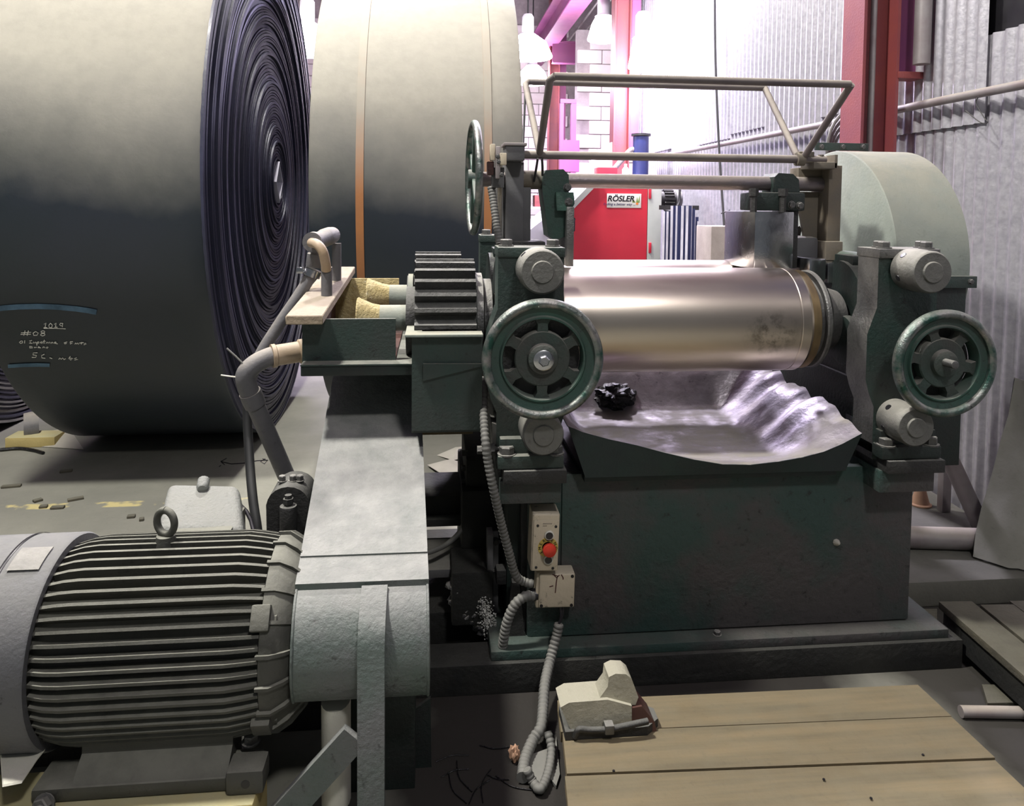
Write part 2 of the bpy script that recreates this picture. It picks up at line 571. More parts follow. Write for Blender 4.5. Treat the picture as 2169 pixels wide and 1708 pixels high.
# ================================================================== SETTING
bm = NB(); box(bm, -9, 7, -3, 17, -0.12, 0.0)
floor = struct('floor', bm, 'floor_concrete', label='dusty grey concrete floor with worn yellow line and oil stains')
bm = NB(); box(bm, -9, 7, -3, 17, 6.8, 6.9)
struct('ceiling', bm, 'ceiling_sheet', label='pale sheet roof of the hall')

WX = 2.5                                            # corrugated side wall
WAVE = 0.076


def sheet_mesh(nw, h, name):
    bm = NB()
    n = nw * 8
    A, B_ = [], []
    for i in range(n + 1):
        y = i * WAVE / 8
        x = 0.0105 * math.cos(2 * PI * i / 8)
        A.append(bm.verts.new((x, y, 0))); B_.append(bm.verts.new((x, y, h)))
    for i in range(n):
        bm.faces.new((A[i], A[i + 1], B_[i + 1], B_[i]))
    for v in list(bm.verts):
        pass
    me = finish(bm, name, 'galvanised', 60)
    return me


wall = thing('wall_right', 'galvanised corrugated sheet wall behind the red columns', 'wall', (WX, 5.5, 0))
wall['kind'] = 'structure'
del wall['category']
lo_me = sheet_mesh(11, 2.30, 'corrugated_sheet')
hi_me = sheet_mesh(11, 4.85, 'corrugated_sheet')
hi2_me = sheet_mesh(6, 4.85, 'corrugated_sheet')
y = 0.97
i = 0
while y < 8.6:
    inst('corrugated_sheet', lo_me, wall, (WX + .012 + .002 * (i % 2), y, 0.0), (0, 0, 0))
    if y > 3.0:
        zb = 2.12 if y > 3.6 else 1.90
        inst('corrugated_sheet', hi_me, wall, (WX - .004 - .002 * (i % 2), y - (.03 if y > 3.6 else 0), zb - (0.03 * (i % 3))), (0, 0, 0))
    y += 10 * WAVE
    i += 1
bm = NB(); box(bm, WX + .05, WX + .08, -1.0, 8.75, 0, 6.8)
obj('dark_gap_board', bm, 'black_plastic', wall)  # black board added to make the wall gap dark

# dark blue sheet standing in for the dark opening beside the upper sheets
bm = NB()
nn = 26
for a in range(nn):
    pass
g = [[bm.verts.new((WX + .03 + .012 * math.sin(iy * 1.1), 1.2 + iy * .075, 2.0 + iz * 1.2)) for iz in range(4)] for iy in range(nn)]
for a in range(nn - 1):
    for c in range(3):
        bm.faces.new((g[a][c], g[a + 1][c], g[a + 1][c + 1], g[a][c + 1]))
obj('dark_opening_sheet', bm, 'dark_blue_sheet', wall, 'dark blue sheet standing in for the dark opening in the corrugated wall')

# pipe running along the wall, wire loop
bm = NB()
pp = [PX(2300, 166, 2.44), PX(2160, 195, 2.44), PX(2000, 222, 2.44), PX(1910, 240, 2.44), PX(1780, 264, 2.44), PX(1560, 298, 2.44), PX(1385, 324, 2.44)]
zc_ = 2.035
pp = [Vector((2.44, p.y, zc_ + .25 * (p.z - zc_))) for p in pp]
tube(bm, smoothpath(pp, 4), 0.021, 12)
pr = obj('wall_pipe', bm, 'galv_pipe', None, 'long horizontal conduit pipe clipped along the corrugated wall', 'pipe')
bm = NB()
q = [(2072, 205), (2068, 220), (2085, 250), (2092, 258), (2085, 262), (2070, 255), (2045, 234)]
tube(bm, smoothpath([PX(a, b, 2.405) for a, b in q], 6), 0.0022, 6)
obj('wire_loop', bm, 'dark_metal', None, 'thin bent wire hooked over the wall conduit', 'wire')
bm = NB()
q = [(1514, -30), (1515, 100), (1518, 200), (1524, 330), (1534, 480)]
tube(bm, smoothpath([PX(a, b, 2.40) for a, b in q], 6), 0.0105, 8)
obj('hanging_cable', bm, 'dark_metal', None, 'grey cable hanging straight down the corrugated wall', 'cable')
bm = NB()
for (a, b) in (((1544, 452), (1552, 482)), ((1528, 452), (1545, 446))):
    tube(bm, [PX(*a, 2.40), PX(*b, 2.40)], 0.006, 6)
obj('cable_clip', bm, 'dark_metal', None, 'small bent wire tie at the foot of the hanging cable', 'wire')

# steel columns
def column(dy, lab, dx=0.0):
    t = thing('steel_column', lab, 'column', (2.2, 3.79 + dy, 0), 'red steel columns along the corrugated wall')
    bm = NB(); box(bm, 2.10, 2.115, 3.69 + dy, 3.89 + dy, 0, 6.8)
    box(bm, 2.282, 2.297, 3.69 + dy, 3.89 + dy, 0, 6.8)
    obj('flange', bm, 'column_red', t)
    bm = NB(); box(bm, 2.115, 2.282, 3.782 + dy, 3.798 + dy, 0, 6.8)
    obj('web', bm, 'column_red', t)
    # bracket towards the wall
    bm = NB(); box(bm, 2.297, 2.42, 3.74 + dy, 3.755 + dy, 2.21, 5.2)
    obj('bracket_plate', bm, 'beam_magenta', t)
    bm = NB(); box(bm, 2.29, 2.425, 3.68 + dy, 3.78 + dy, 2.17, 2.205, .004)
    obj('bracket_foot', bm, 'column_red', t)
    if dx:
        t.location.x += dx
    return t


column(0, 'red steel column rising behind the gear guard, with bracket to the wall', .065)
column(5.15, 'red steel column beside the blue duct and the red cabinet')
column(10.3, 'red steel column farthest down the hall, carrying the crane beam end')
bm = NB(); cyl(bm, (2.243, 3.735, 0.0), (2.243, 3.735, 6.6), .016, seg=12)
obj('column_conduit', bm, 'galv_pipe', None, 'pale upright conduit in the recess of the red column', 'pipe')
bm = NB(); cyl(bm, (2.435, 3.62, 2.23), (2.435, 3.62, 5.0), .04, seg=18)
obj('wall_downpipe', bm, 'galv_pipe', None, 'grey downpipe behind the column bracket', 'pipe')

# crane runway beam and girder
t = thing('crane_beam', 'magenta painted crane runway beam on the column brackets', 'beam', (2.1, 9, 4.45))
bm = NB(); box(bm, 1.93, 2.23, 4.5, 16.8, 4.45, 4.475); box(bm, 1.93, 2.23, 4.5, 16.8, 4.9, 4.925)
obj('flange', bm, 'beam_magenta', t)
bm = NB(); box(bm, 2.07, 2.085, 4.5, 16.8, 4.475, 4.9)
obj('web', bm, 'beam_magenta', t)
t = thing('cross_girder', 'violet cross girder joining the farthest column to the block wall', 'beam', (2.5, 13.9, 4.1))
bm = NB(); box(bm, 2.12, 2.62, 13.80, 13.82, 4.12, 4.47); box(bm, 2.12, 2.62, 13.72, 13.90, 4.10, 4.12); box(bm, 2.12, 2.62, 13.72, 13.90, 4.47, 4.49)
obj('girder_section', bm, 'beam_magenta', t)
for k, x in enumerate((2.45, 2.62, 2.80)):
    bm = NB(); cyl(bm, (x, 5.5, 4.95), (x + .05, 16.5, 4.80), .022, seg=10)
    obj('roof_conduit', bm, 'galv_pipe', None, 'thin conduit strung under the roof beside the crane beam', 'pipe', 'conduits under the roof')
# small steel frame by the far column
t = thing('steel_frame', 'magenta steel door frame standing by the painted block wall', 'frame', (2.3, 12.0, 0))
for x0, x1, z0, z1 in ((1.98, 2.04, 0, 3.2), (2.16, 2.24, 0, 3.2), (1.98, 2.24, 3.14, 3.2), (2.04, 2.30, 2.05, 2.55)):
    bm = NB(); box(bm, x0, x1, 12.0 - .006 * (z0 > 1), 12.08 + .006 * (z0 > 1), z0 - .002 * (z0 > 1), z1 + .002 * (z0 > 1))
    obj('frame_bar', bm, 'beam_magenta', t)

# block walls
def block_mesh(wd, ht):
    bm = NB(); box(bm, -wd / 2, wd / 2, 0, .05, -ht / 2, ht / 2, .006, 1)
    return finish(bm, 'block', 'block_paint')


BW, BH = 0.42, 0.235
bme = block_mesh(BW - .012, BH - .012)
bm = NB(); box(bm, 2.36, 3.9, 12.64, 12.8, 0, 4.45)
wp = struct('wall_partition', bm, 'mortar', label='white painted concrete block wall beyond the red cabinet')
for r in range(18):
    for c in range(4):
        x = 2.36 + BW * (c + .5 + (.5 if r % 2 else 0)) - (.0 if r % 2 else .0)
        inst('block', bme, wp, (x, 12.60 + random.uniform(-.004, .004), .12 + BH * r + .12), (0, 0, 0))
bm = NB(); box(bm, -9, 7, 16.05, 16.25, 0, 6.8)
wb = struct('wall_back', bm, 'mortar', label='pale block wall closing the far end of the hall')
for r in range(22):
    for xs in (-3.3, -2.88, -2.46, 1.55, 1.97, 2.39):
        x = xs + (BW / 2 if r % 2 else 0)
        inst('block', bme, wb, (x, 16.0 + random.uniform(-.004, .004), .24 + BH * r), (0, 0, 0))

# ------------------------------------------------------------------ high-bay lamps
def lamp(x, y, z, power, label, col=(1, .96, .90), r=.26, size=.5, group='high-bay lamps under the roof'):
    t = thing('high_bay_lamp', label, 'lamp', (x, y, z), group)
    bm = NB()
    lathe(bm, [(0.0, .62), (.06, .62), (.085, .58), (.085, .36), (.12, .33)], (x, y, z), (0, 0, 1), 20)
    obj('housing', bm, 'white_paint', t)
    bm = NB()
    lathe(bm, [(.10, .34), (r * .75, .22), (r, .02), (r * .98, .0), (r * .5, -.03), (0, -.04)], (x, y, z), (0, 0, 1), 28, cap=False)
    obj('glass_bell', bm, 'lamp_glow', t)
    bm = NB(); cyl(bm, (x, y, z + .60), (x, y, 6.795), .012, seg=8)
    obj('suspension_rod', bm, 'dark_metal', t)
    l = bpy.data.lights.new('lamp_light', 'AREA')
    l.shape = 'DISK'; l.size = size; l.energy = power; l.color = col
    lo = bpy.data.objects.new('lamp_light', l)
    COL.objects.link(lo); lo.parent = t; lo.location = (0, 0, -.08)
    return t


VIO = (.80, .68, 1.0)
VIO2 = (.88, .82, 1.0)
WARM = (1.0, .97, .90)
p = P(651, 66, 9.0);   lamp(p.x, p.y, p.z - .25, 130, 'glaring high-bay lamp seen between the two big belt rolls', VIO, .34)
p = P(1118, 78, 11.0); lamp(p.x, p.y, p.z - .3, 110, 'glaring high-bay lamp over the edge of the strapped belt roll', VIO, .36)
p = P(1128, 160, 14.0); lamp(p.x, p.y, p.z - .15, 60, 'small bright lamp below the crane beam', VIO, .30)
p = P(1278, 55, 10.5); lamp(p.x, p.y, p.z - .2, 60, 'bright lamp between crane beam and red column', VIO, .22)
p = P(1352, 100, 8.2); lamp(2.30, 8.35, p.z - .2, 50, 'bright lamp hanging beside the corrugated wall end', VIO, .16)
lamp(1.55, 6.9, 4.7, 330, 'high-bay lamp hanging close to the corrugated wall behind the mill', VIO2)
lamp(-0.9, 5.3, 5.7, 230, 'high-bay lamp hanging above the strapped belt roll', WARM)
lamp(-1.9, 1.7, 5.9, 330, 'high-bay lamp hanging above the motor', WARM)
lamp(0.9, -1.4, 4.9, 55, 'added unseen lamp brightening the mill front from the aisle', WARM)  # fill lamp added out of frame to brighten base, posts and drive beams

# ------------------------------------------------------------------ big belt rolls
def raycyl(px, py, Yc, Zc, R):
    d = ray(px, py)
    oy, oz = CAM.y - Yc, CAM.z - Zc
    a = d.y ** 2 + d.z ** 2
    b = 2 * (oy * d.y + oz * d.z)
    c = oy * oy + oz * oz - R * R
    s = (-b - math.sqrt(max(b * b - 4 * a * c, 0))) / (2 * a)
    return CAM + d * s


mat('belt_edge', (0.022, 0.024, 0.042), .45, col2=(0.032, 0.034, 0.066), scale=2, bump=.2, bscale=40)
mat('belt_edge_lit', (0.17, 0.165, 0.25), .5, col2=(0.07, 0.07, 0.125), scale=3)  # pale layer edges with the lamps' violet gleam put into the colour
mat('belt_edge_white', (0.34, 0.33, 0.30), .6, col2=(0.20, 0.20, 0.18), scale=5)


def belt_roll(name, label, Yc, R, x0, x1, pale=.3, face=True, palemat='belt_edge_lit', core=True, gap=.0045, drift=.010):
    t = thing(name, label, 'belt roll', ((x0 + x1) / 2, Yc, 0), 'giant rolls of conveyor belt')
    Zc = R
    rnd = random.Random(name + label)
    bm = NB()
    seg = 128
    nx = 10
    prev = None
    xs_ = [x0, x0 + .012] + [x0 + (x1 - x0) * k / nx for k in range(1, nx)] + [x1 - .012, x1]
    for k, x in enumerate(xs_):
        rr = R - (.006 if k in (0, len(xs_) - 1) else 0)
        ring = [bm.verts.new((x, Yc + rr * math.cos(2 * PI * j / seg), Zc + rr * math.sin(2 * PI * j / seg))) for j in range(seg)]
        if prev:
            for j in range(seg):
                bm.faces.new((prev[j], prev[(j + 1) % seg], ring[(j + 1) % seg], ring[j]))
        prev = ring
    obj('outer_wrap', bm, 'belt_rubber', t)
    if face:
        rows = []
        r = R - .004
        drf = 0
        while r > .15:
            th = rnd.uniform(.010, .019)
            drf = max(-.02, min(.02, drf + rnd.uniform(-drift, drift)))
            jut = drf + rnd.choice((0, 0, 0, .004, .008, -.004))
            mi = 1 if rnd.random() < pale else 0
            rows.append((r, r - th, jut, mi))
            r -= th + gap
        bm = NB()
        seg = 112

        def ring(r, x):
            sag = 1 + .020 * (1 - r / R)
            return [bm.verts.new((x, Yc + r * math.cos(2 * PI * j / seg), Zc + r * sag * math.sin(2 * PI * j / seg))) for j in range(seg)]
        last = None
        for (ra, rb, jut, mi) in rows:
            ids = [ring(ra, x1 - .03), ring(ra, x1 + jut), ring(rb, x1 + jut), ring(rb, x1 - .03)]
            for a, b, m_ in ((ids[0], ids[1], 0), (ids[1], ids[2], mi), (ids[2], ids[3], 0)):
                for j in range(seg):
                    f = bm.faces.new((a[j], a[(j + 1) % seg], b[(j + 1) % seg], b[j]))
                    f.material_index = m_
            if last:
                for j in range(seg):
                    bm.faces.new((last[j], last[(j + 1) % seg], ids[0][(j + 1) % seg], ids[0][j]))
            last = ids[3]
        bm.faces.new(last)
        sp = obj('coiled_edge', bm, ['belt_edge', palemat], t, label='end face of coiled dark belt layers')
        if core:
            bm = NB()
            h, wd = .140, .110
            P4 = [(Yc - wd, Zc), (Yc, Zc + h), (Yc + wd, Zc), (Yc, Zc - h)]
            for k in range(4):
                a, b = P4[k], P4[(k + 1) % 4]
                ins = [((q[0] - Yc) * .84 + Yc, (q[1] - Zc) * .84 + Zc) for q in (a, b)]
                prism(bm, [a, b, ins[1], ins[0]], 'x', x1 - .6, x1 + .03)
            obj('core_tube', bm, 'core_edge', t, label='pale square core tube')
    return t


R1, Y1 = 1.64, 5.25
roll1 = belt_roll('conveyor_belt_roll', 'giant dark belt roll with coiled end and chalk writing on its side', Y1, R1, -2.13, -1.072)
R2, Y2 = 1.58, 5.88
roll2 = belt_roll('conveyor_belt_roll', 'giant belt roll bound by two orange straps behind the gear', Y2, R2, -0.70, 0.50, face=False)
bm = NB()
for x in (-0.70, 0.50):
    pass
lathe(bm, [(R2 - .03, 0), (R2 - .03, 1.19)], (-0.695, Y2, R2), (1, 0, 0), 96)
obj('coil_body', bm, 'belt_edge', roll2)
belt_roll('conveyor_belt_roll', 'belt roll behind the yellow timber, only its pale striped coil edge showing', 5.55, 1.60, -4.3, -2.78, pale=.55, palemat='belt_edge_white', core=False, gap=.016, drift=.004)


def arcstrap(px, w, name):
    bm = NB()
    p = raycyl(px, 480, Y2, R2, R2)
    n = 96
    L, Rr = [], []
    for k in range(n):
        a = 2 * PI * k / n
        for lst, dx in ((L, -w / 2), (Rr, w / 2)):
            lst.append((bm.verts.new((p.x + dx, Y2 + (R2 + .005) * math.cos(a), R2 + (R2 + .005) * math.sin(a))),
                        bm.verts.new((p.x + dx, Y2 + (R2 - .002) * math.cos(a), R2 + (R2 - .002) * math.sin(a)))))
    for k in range(n):
        k2 = (k + 1) % n
        bm.faces.new((L[k][0], L[k2][0], Rr[k2][0], Rr[k][0]))
        bm.faces.new((L[k][0], L[k][1], L[k2][1], L[k2][0]))
        bm.faces.new((Rr[k][0], Rr[k2][0], Rr[k2][1], Rr[k][1]))
    obj('strap', bm, 'strap_orange', roll2, label='flat orange strap')


arcstrap(762, .044, 'a')
arcstrap(1033, .044, 'b')

# chalk writing on the first roll (strokes measured at 5.336x from pixel 0,640)
def ch(u, v):
    return raycyl(u / 5.336, 640 + v / 5.336, Y1, R1, R1 + .004)


S = [[]]
S[-1] += [[(497, 252), (520, 236), (508, 292)], [(492, 292), (532, 288)], [(572, 238), (552, 262), (556, 288), (584, 288), (592, 262), (572, 240)],
      [(612, 254), (634, 236), (628, 284)], [(614, 288), (650, 284)], [(706, 242), (682, 240), (674, 258), (690, 270), (708, 256), (710, 238), (704, 284)], [(494, 298), (620, 298), (742, 304)]]
S.append([])
S[-1] += [[(238, 348), (352, 342)], [(232, 366), (348, 364)], [(284, 322), (268, 382)], [(322, 322), (306, 382)],
      [(402, 334), (374, 352), (382, 378), (418, 376), (432, 350), (402, 334)], [(486, 352), (466, 344), (464, 332), (484, 325), (506, 331), (504, 345), (486, 352), (464, 362), (458, 374), (480, 384), (506, 376), (508, 363), (486, 352)]]
S.append([])
S[-1] += [[(240, 440), (218, 456), (230, 468), (256, 460), (254, 442), (240, 440)], [(280, 434), (278, 468)],
      [(362, 434), (332, 440), (350, 454), (328, 464), (362, 468)], [(372, 468), (380, 450), (390, 466), (400, 450), (410, 468)], [(420, 452), (416, 492)], [(420, 454), (440, 450), (438, 466), (420, 466)],
      [(470, 448), (452, 460), (468, 468), (478, 450), (482, 468)], [(502, 428), (494, 468), (510, 464)], [(486, 446), (516, 444)], [(524, 468), (532, 452), (546, 466), (556, 450), (566, 468)], [(576, 452), (578, 468), (596, 452), (600, 468)], [(612, 462), (638, 454), (622, 450), (612, 464), (652, 474)],
      [(760, 450), (724, 462), (732, 474), (754, 468), (740, 460)], [(824, 448), (792, 450), (790, 462), (818, 466), (792, 476)], [(846, 478), (856, 462), (868, 476), (878, 462), (890, 480)], [(896, 464), (946, 458)], [(926, 452), (918, 480)], [(972, 464), (948, 468), (978, 474), (946, 484)]]
S.append([])
S[-1] += [[(336, 500), (336, 520), (368, 518), (366, 506), (338, 508), (362, 498), (336, 500)], [(384, 508), (392, 518), (412, 508), (414, 518)], [(426, 514), (450, 508), (436, 504), (428, 516), (462, 518)], [(482, 520), (488, 508), (504, 510), (506, 520)], [(530, 508), (520, 518), (536, 522), (544, 510), (530, 508)]]
S.append([])
S[-1] += [[(424, 574), (376, 576), (372, 598), (412, 604), (404, 626), (360, 626)], [(502, 590), (470, 606), (472, 632), (512, 636)], [(560, 630), (590, 640)], [(664, 650), (676, 632), (692, 648), (708, 632), (724, 652), (742, 640)], [(796, 612), (776, 640), (800, 656), (822, 638), (786, 634)], [(868, 628), (836, 638), (882, 652), (842, 656)]]
for ln, lab in zip(S, ('underlined chalk number 1019', 'chalk number #08', 'chalk line beginning 01', 'faint chalk word Bueno', 'chalk length in metres')):
    bm = NB()
    for s in ln:
        ribbon(bm, s, 8.5, ch)
    obj('chalk_writing', bm, 'chalk', roll1, label=lab)
bm = NB()
ribbon(bm, [(-40, 78), (60, 66), (200, 56), (420, 50), (640, 58), (860, 78), (1000, 98), (1090, 116)], 60, ch)
obj('chalk_smear', bm, 'blue_chalk', roll1, label='smeared band of pale blue chalk')
bm = NB()
ribbon(bm, [(90, 728), (260, 716), (420, 712), (560, 716)], 40, ch)
obj('chalk_smear', bm, 'blue_chalk', roll1, label='short faint band of blue chalk')

# timber chock, tape roll, scraps by the rolls
qa, qb = PZ(8, 951, 0), PZ(118, 946, 0)
y0 = (qa.y + qb.y) / 2
bm = NB(); box(bm, qa.x, qb.x, y0, y0 + .15, 0.0, .062, .006)
obj('timber_chock', bm, 'wood_yellow', None, 'pale yellow timber block lying between two belt rolls', 'timber')
bm = NB()
lathe(bm, [(.05, -.04), (.085, -.04), (.09, 0), (.085, .04), (.05, .04), (.05, -.04)], (-2.50, 4.93, .092), (.9, .45, 0), 24, cap=False)
obj('tape_roll', bm, 'pvc_grey', None, 'grey tape roll lying behind the yellow timber block', 'tape')
bm = NB()
q = [Vector((-2.40, 4.80, .003)), Vector((-2.10, 4.72, .003)), Vector((-2.30, 4.98, .06)), Vector((-2.42, 4.95, .05))]
vs = [bm.verts.new(x) for x in q] + [bm.verts.new(x + Vector((0, 0, .003))) for x in q]
bm.faces.new(vs[:4]); bm.faces.new(vs[4:][::-1])
for k in range(4):
    bm.faces.new((vs[k], vs[(k + 1) % 4], vs[4 + (k + 1) % 4], vs[4 + k]))
obj('paper_scrap', bm, 'paper', None, 'creased pale paper scrap beside the yellow timber block', 'paper')
bm = NB()
tube(bm, smoothpath([PZ(0, 953, .012), PZ(40, 950, .012), PZ(70, 954, .010), PZ(92, 960, .010)], 6), .010, 6)
obj('belt_offcut', bm, 'rubber_scrap', None, 'thin black belt offcut on the floor before the timber', 'offcut')
for k, (px, py, l, an) in enumerate(((24, 1030, .09, .2), (160, 1057, .07, .5), (122, 1075, .06, .1), (80, 1060, .04, .8), (140, 998, .06, .3), (92, 1073, .035, .2), (278, 1094, .035, .2), (300, 1100, .02, .3))):
    p = PZ(px, py, .006)
    bm = NB(); box(bm, -l / 2, l / 2, -.014, .014, 0, .012, .002, 1, Matrix.Translation((p.x, p.y, 0)) @ Matrix.Rotation(an, 4, 'Z'))
    obj('wood_chip', bm, 'wood_dark', None, 'small dark chip lying loose on the concrete floor', 'debris', 'loose chips on the floor')
# marker arrow drawn on the floor
bm = NB()
fl = lambda u, v: PZ(u, v, .0015)
for s in ([(468, 978), (490, 983), (520, 981), (545, 976), (568, 975)], [(468, 978), (480, 971)], [(468, 978), (476, 985)], [(556, 972), (566, 976), (560, 983), (552, 978), (562, 972)], [(468, 986), (464, 989)]):
    ribbon(bm, s, 1.7, fl)
obj('floor_mark', bm, 'marker_black', floor, label='black marker arrow drawn on the concrete')

# ------------------------------------------------------------------ things in the far bay
YC = 7.0
t = thing('blasting_cabinet', 'red cabinet with maker sign and sloping white hood', 'machine', (P(1290, 460, YC).x, YC + .4, 0))


def poly_at(pts, Y):
    return [(P(a, b, Y).x, P(a, b, Y).z) for a, b in pts]


zl = .25
pl = poly_at([(1200, 456), (1262, 392), (1372, 392)], YC)
xL, xR, zT = pl[0][0], pl[2][0], pl[1][1]
bm = NB(); prism(bm, [(xL, zl), (xL, pl[0][1]), pl[1], pl[2], (xR, zl)], 'y', YC, YC + .03, .006)
door = obj('door', bm, 'red_cabinet', t)
bm = NB(); box(bm, xR + .005, P(1401, 450, YC).x, YC + .0, YC + .9, .0, zT + .05, .006)
obj('side_panel', bm, 'cabinet_grey', t)
bm = NB(); prism(bm, [(xL - .35, .0), (xL - .35, pl[0][1] - .15), (pl[1][0] - .03, zT + .03), (xR + .005, zT + .03), (xR + .005, 0)], 'y', YC + .032, YC + .9)
obj('body', bm, 'white_paint', t)
d = Vector((pl[1][0] - xL, 0, pl[1][1] - pl[0][1])).normalized()
bm = NB()
nrm = Vector((-d.z, 0, d.x))
a, b = Vector((xL, 0, pl[0][1])) - d * .25, Vector((pl[1][0], 0, pl[1][1])) + d * .05
prism(bm, [(a.x, a.z), (b.x, b.z), (b.x + nrm.x * .05, b.z + nrm.z * .05), (a.x + nrm.x * .05, a.z + nrm.z * .05)], 'y', YC - .06, YC + .03)
obj('edge_rail', bm, 'cabinet_grey', t)
bm = NB()
q = poly_at([(1218, 392), (1300, 300), (1300, 392)], YC + .5)
prism(bm, q, 'y', YC + .56, YC + .9)
obj('hood', bm, 'white_paint', t)
for yy in (410, 525):
    p = P(1376, yy, YC)
    bm = NB(); box(bm, p.x - .012, p.x + .012, YC - .02, YC, p.z - .05, p.z + .05, .004)
    obj('hinge', bm, 'red_cabinet', door)
p = P(1212, 465, YC)
bm = NB(); cyl(bm, (p.x, YC, p.z), (p.x, YC - .05, p.z), .022, seg=16); box(bm, p.x - .006, p.x + .018, YC - .06, YC - .04, p.z - .11, p.z, .004)
obj('handle', bm, 'black_plastic', door)
a, b = P(1285, 440, YC), P(1358, 411, YC)
bm = NB(); box(bm, a.x, b.x, YC - .008, YC, a.z, b.z, .002)
sg = obj('sign', bm, 'sign_white', door, label='white maker sign with black lettering')


def text_mesh(s, size, M, m, name, parent, label=None, shear=0.0, offset=0.0, ext=.0006):
    cu = bpy.data.curves.new(name, 'FONT')
    cu.body = s; cu.size = size; cu.shear = shear; cu.offset = offset; cu.extrude = ext
    cu.align_x = 'CENTER'; cu.align_y = 'CENTER'
    o = bpy.data.objects.new(name, cu)
    COL.objects.link(o)
    dg = bpy.context.evaluated_depsgraph_get()
    me = bpy.data.meshes.new_from_object(o.evaluated_get(dg))
    bpy.data.objects.remove(o)
    me.transform(M)
    me.transform(Matrix.Translation(-origin_of(parent)))
    me.materials.clear(); me.materials.append(MAT[m])
    ob = bpy.data.objects.new(name, me)
    COL.objects.link(ob); ob.parent = parent
    return ob


cz = (a.z + b.z) / 2
RX = Matrix.Rotation(PI / 2, 4, 'X')
hh = b.z - a.z
text_mesh('RÖSLER', hh * .56, Matrix.Translation((a.x + (b.x - a.x) * .40, YC - .0095, cz + hh * .13)) @ RX, 'marker_black', 'lettering', door, shear=.2, offset=.0022)
text_mesh('finding a better way ...', hh * .26, Matrix.Translation((a.x + (b.x - a.x) * .36, YC - .0095, cz - hh * .25)) @ RX, 'blue_print', 'lettering', door, shear=.25)
bm = NB()
cx_, cz_ = a.x + (b.x - a.x) * .88, cz - hh * .2
lathe(bm, [(hh * .09, 0), (hh * .09, .002)], (cx_, YC - .008, cz_), (0, -1, 0), 14)
obj('fruit_print', bm, 'orange_print', door)
bm = NB()
for sx_, h_, w_ in ((0, .30, .035), (.05, .42, .03), (-.10, .26, .05)):
    prism(bm, [(cx_ + sx_ * .3 - w_ * .3, cz_ + hh * .08), (cx_ + sx_ * .3 + w_ * .3, cz_ + hh * .08), (cx_ + sx_ * .5, cz_ + hh * (h_ + .2))], 'y', YC - .0095, YC - .008)
obj('leaf_print', bm, 'leaf_print', door)
# small motor on the cabinet's right side
p = P(1403, 422, YC); q = P(1452, 422, YC)
bm = NB(); cyl(bm, (p.x + .01, YC + .15, p.z), (q.x - .06, YC + .15, p.z), .075, seg=20)
for k in range(16):
    an = 2 * PI * k / 16
    box(bm, p.x + .05, q.x - .08, -.004, .004, .07, .095, 0, 2, Matrix.Translation((0, YC + .15, p.z)) @ Matrix.Rotation(an, 4, 'X'))
t2 = obj('side_motor', bm, 'dark_metal', t, label='small finned grey motor')
bm = NB(); cyl(bm, (q.x - .06, YC + .15, p.z), (q.x + .0, YC + .15, p.z), .085, seg=20, bev=.01)
obj('end_cap', bm, 'pvc_grey', t2)
bm = NB()
tube(bm, smoothpath([P(1440, 402, YC + .05), P(1438, 430, YC + .03), P(1425, 446, YC), P(1410, 446, YC), P(1403, 436, YC + .03)], 6), .012, 8)
obj('motor_cable', bm, 'hose_black', t2)
# striped curtain/tarp
t3 = thing('striped_curtain', 'dark blue and white striped strip curtain beside the red cabinet', 'curtain', (P(1440, 500, 6.6).x, 6.6, 0))
rnd = random.Random(3)
n = 17
for k in range(n):
    px = 1403 + k * 4.7 + (1.4 if k % 2 == 0 else 0)
    a, b = P(px, 448 if k < 4 else 436 + (6 if k > 12 else 0) + max(0, k - 13) * 9, 6.6), P(px + (2.2 if k % 2 == 0 else 7.2), 560, 6.6)
    bm = NB(); box(bm, a.x, b.x, 6.6 + .012 * (k % 2) + .03 * math.sin(k * .5), 6.607 + .012 * (k % 2) + .03 * math.sin(k * .5), .05, a.z)
    obj('curtain_strip', bm, 'dark_blue_sheet' if k % 2 else 'stripe_white', t3)
bm = NB(); box(bm, P(1400, 440, 6.6).x, P(1484, 440, 6.6).x, 6.64, 6.66, P(1440, 440, 6.6).z - .02, P(1440, 440, 6.6).z + .02)
obj('curtain_rail', bm, 'dark_metal', t3)
# cardboard block behind the mill
a, b = P(1505, 560, 5.8), P(1572, 480, 5.8)
bm = NB(); box(bm, a.x, b.x, 5.8, 6.15, 0, b.z, .01)
obj('plywood_crate', bm, 'cardboard', None, 'tall dusty brown crate standing before the corrugated wall', 'crate')
# blue duct with flange and pipe
t4 = thing('blue_duct', 'dark blue upright duct with flange before the red column', 'duct', (2.12, 8.0, 0))
p = P(1357, 330, 8.0)
bm = NB(); cyl(bm, (p.x, 8.0, 0), (p.x, 8.0, P(1357, 290, 8.0).z), .085, seg=24)
obj('duct_body', bm, 'blue_duct', t4)
z_ = P(1357, 286, 8.0).z
bm = NB(); cyl(bm, (p.x, 8.0, z_ - .012), (p.x, 8.0, z_ + .012), .105, seg=24)
obj('duct_flange', bm, 'dark_metal', t4)
bm = NB(); tube(bm, smoothpath([P(1301, 358, 8.0), P(1318, 338, 8.0), P(1336, 318, 8.0), P(1350, 318, 8.0)], 6), .028, 10)
obj('branch_pipe', bm, 'galv_pipe', t4)
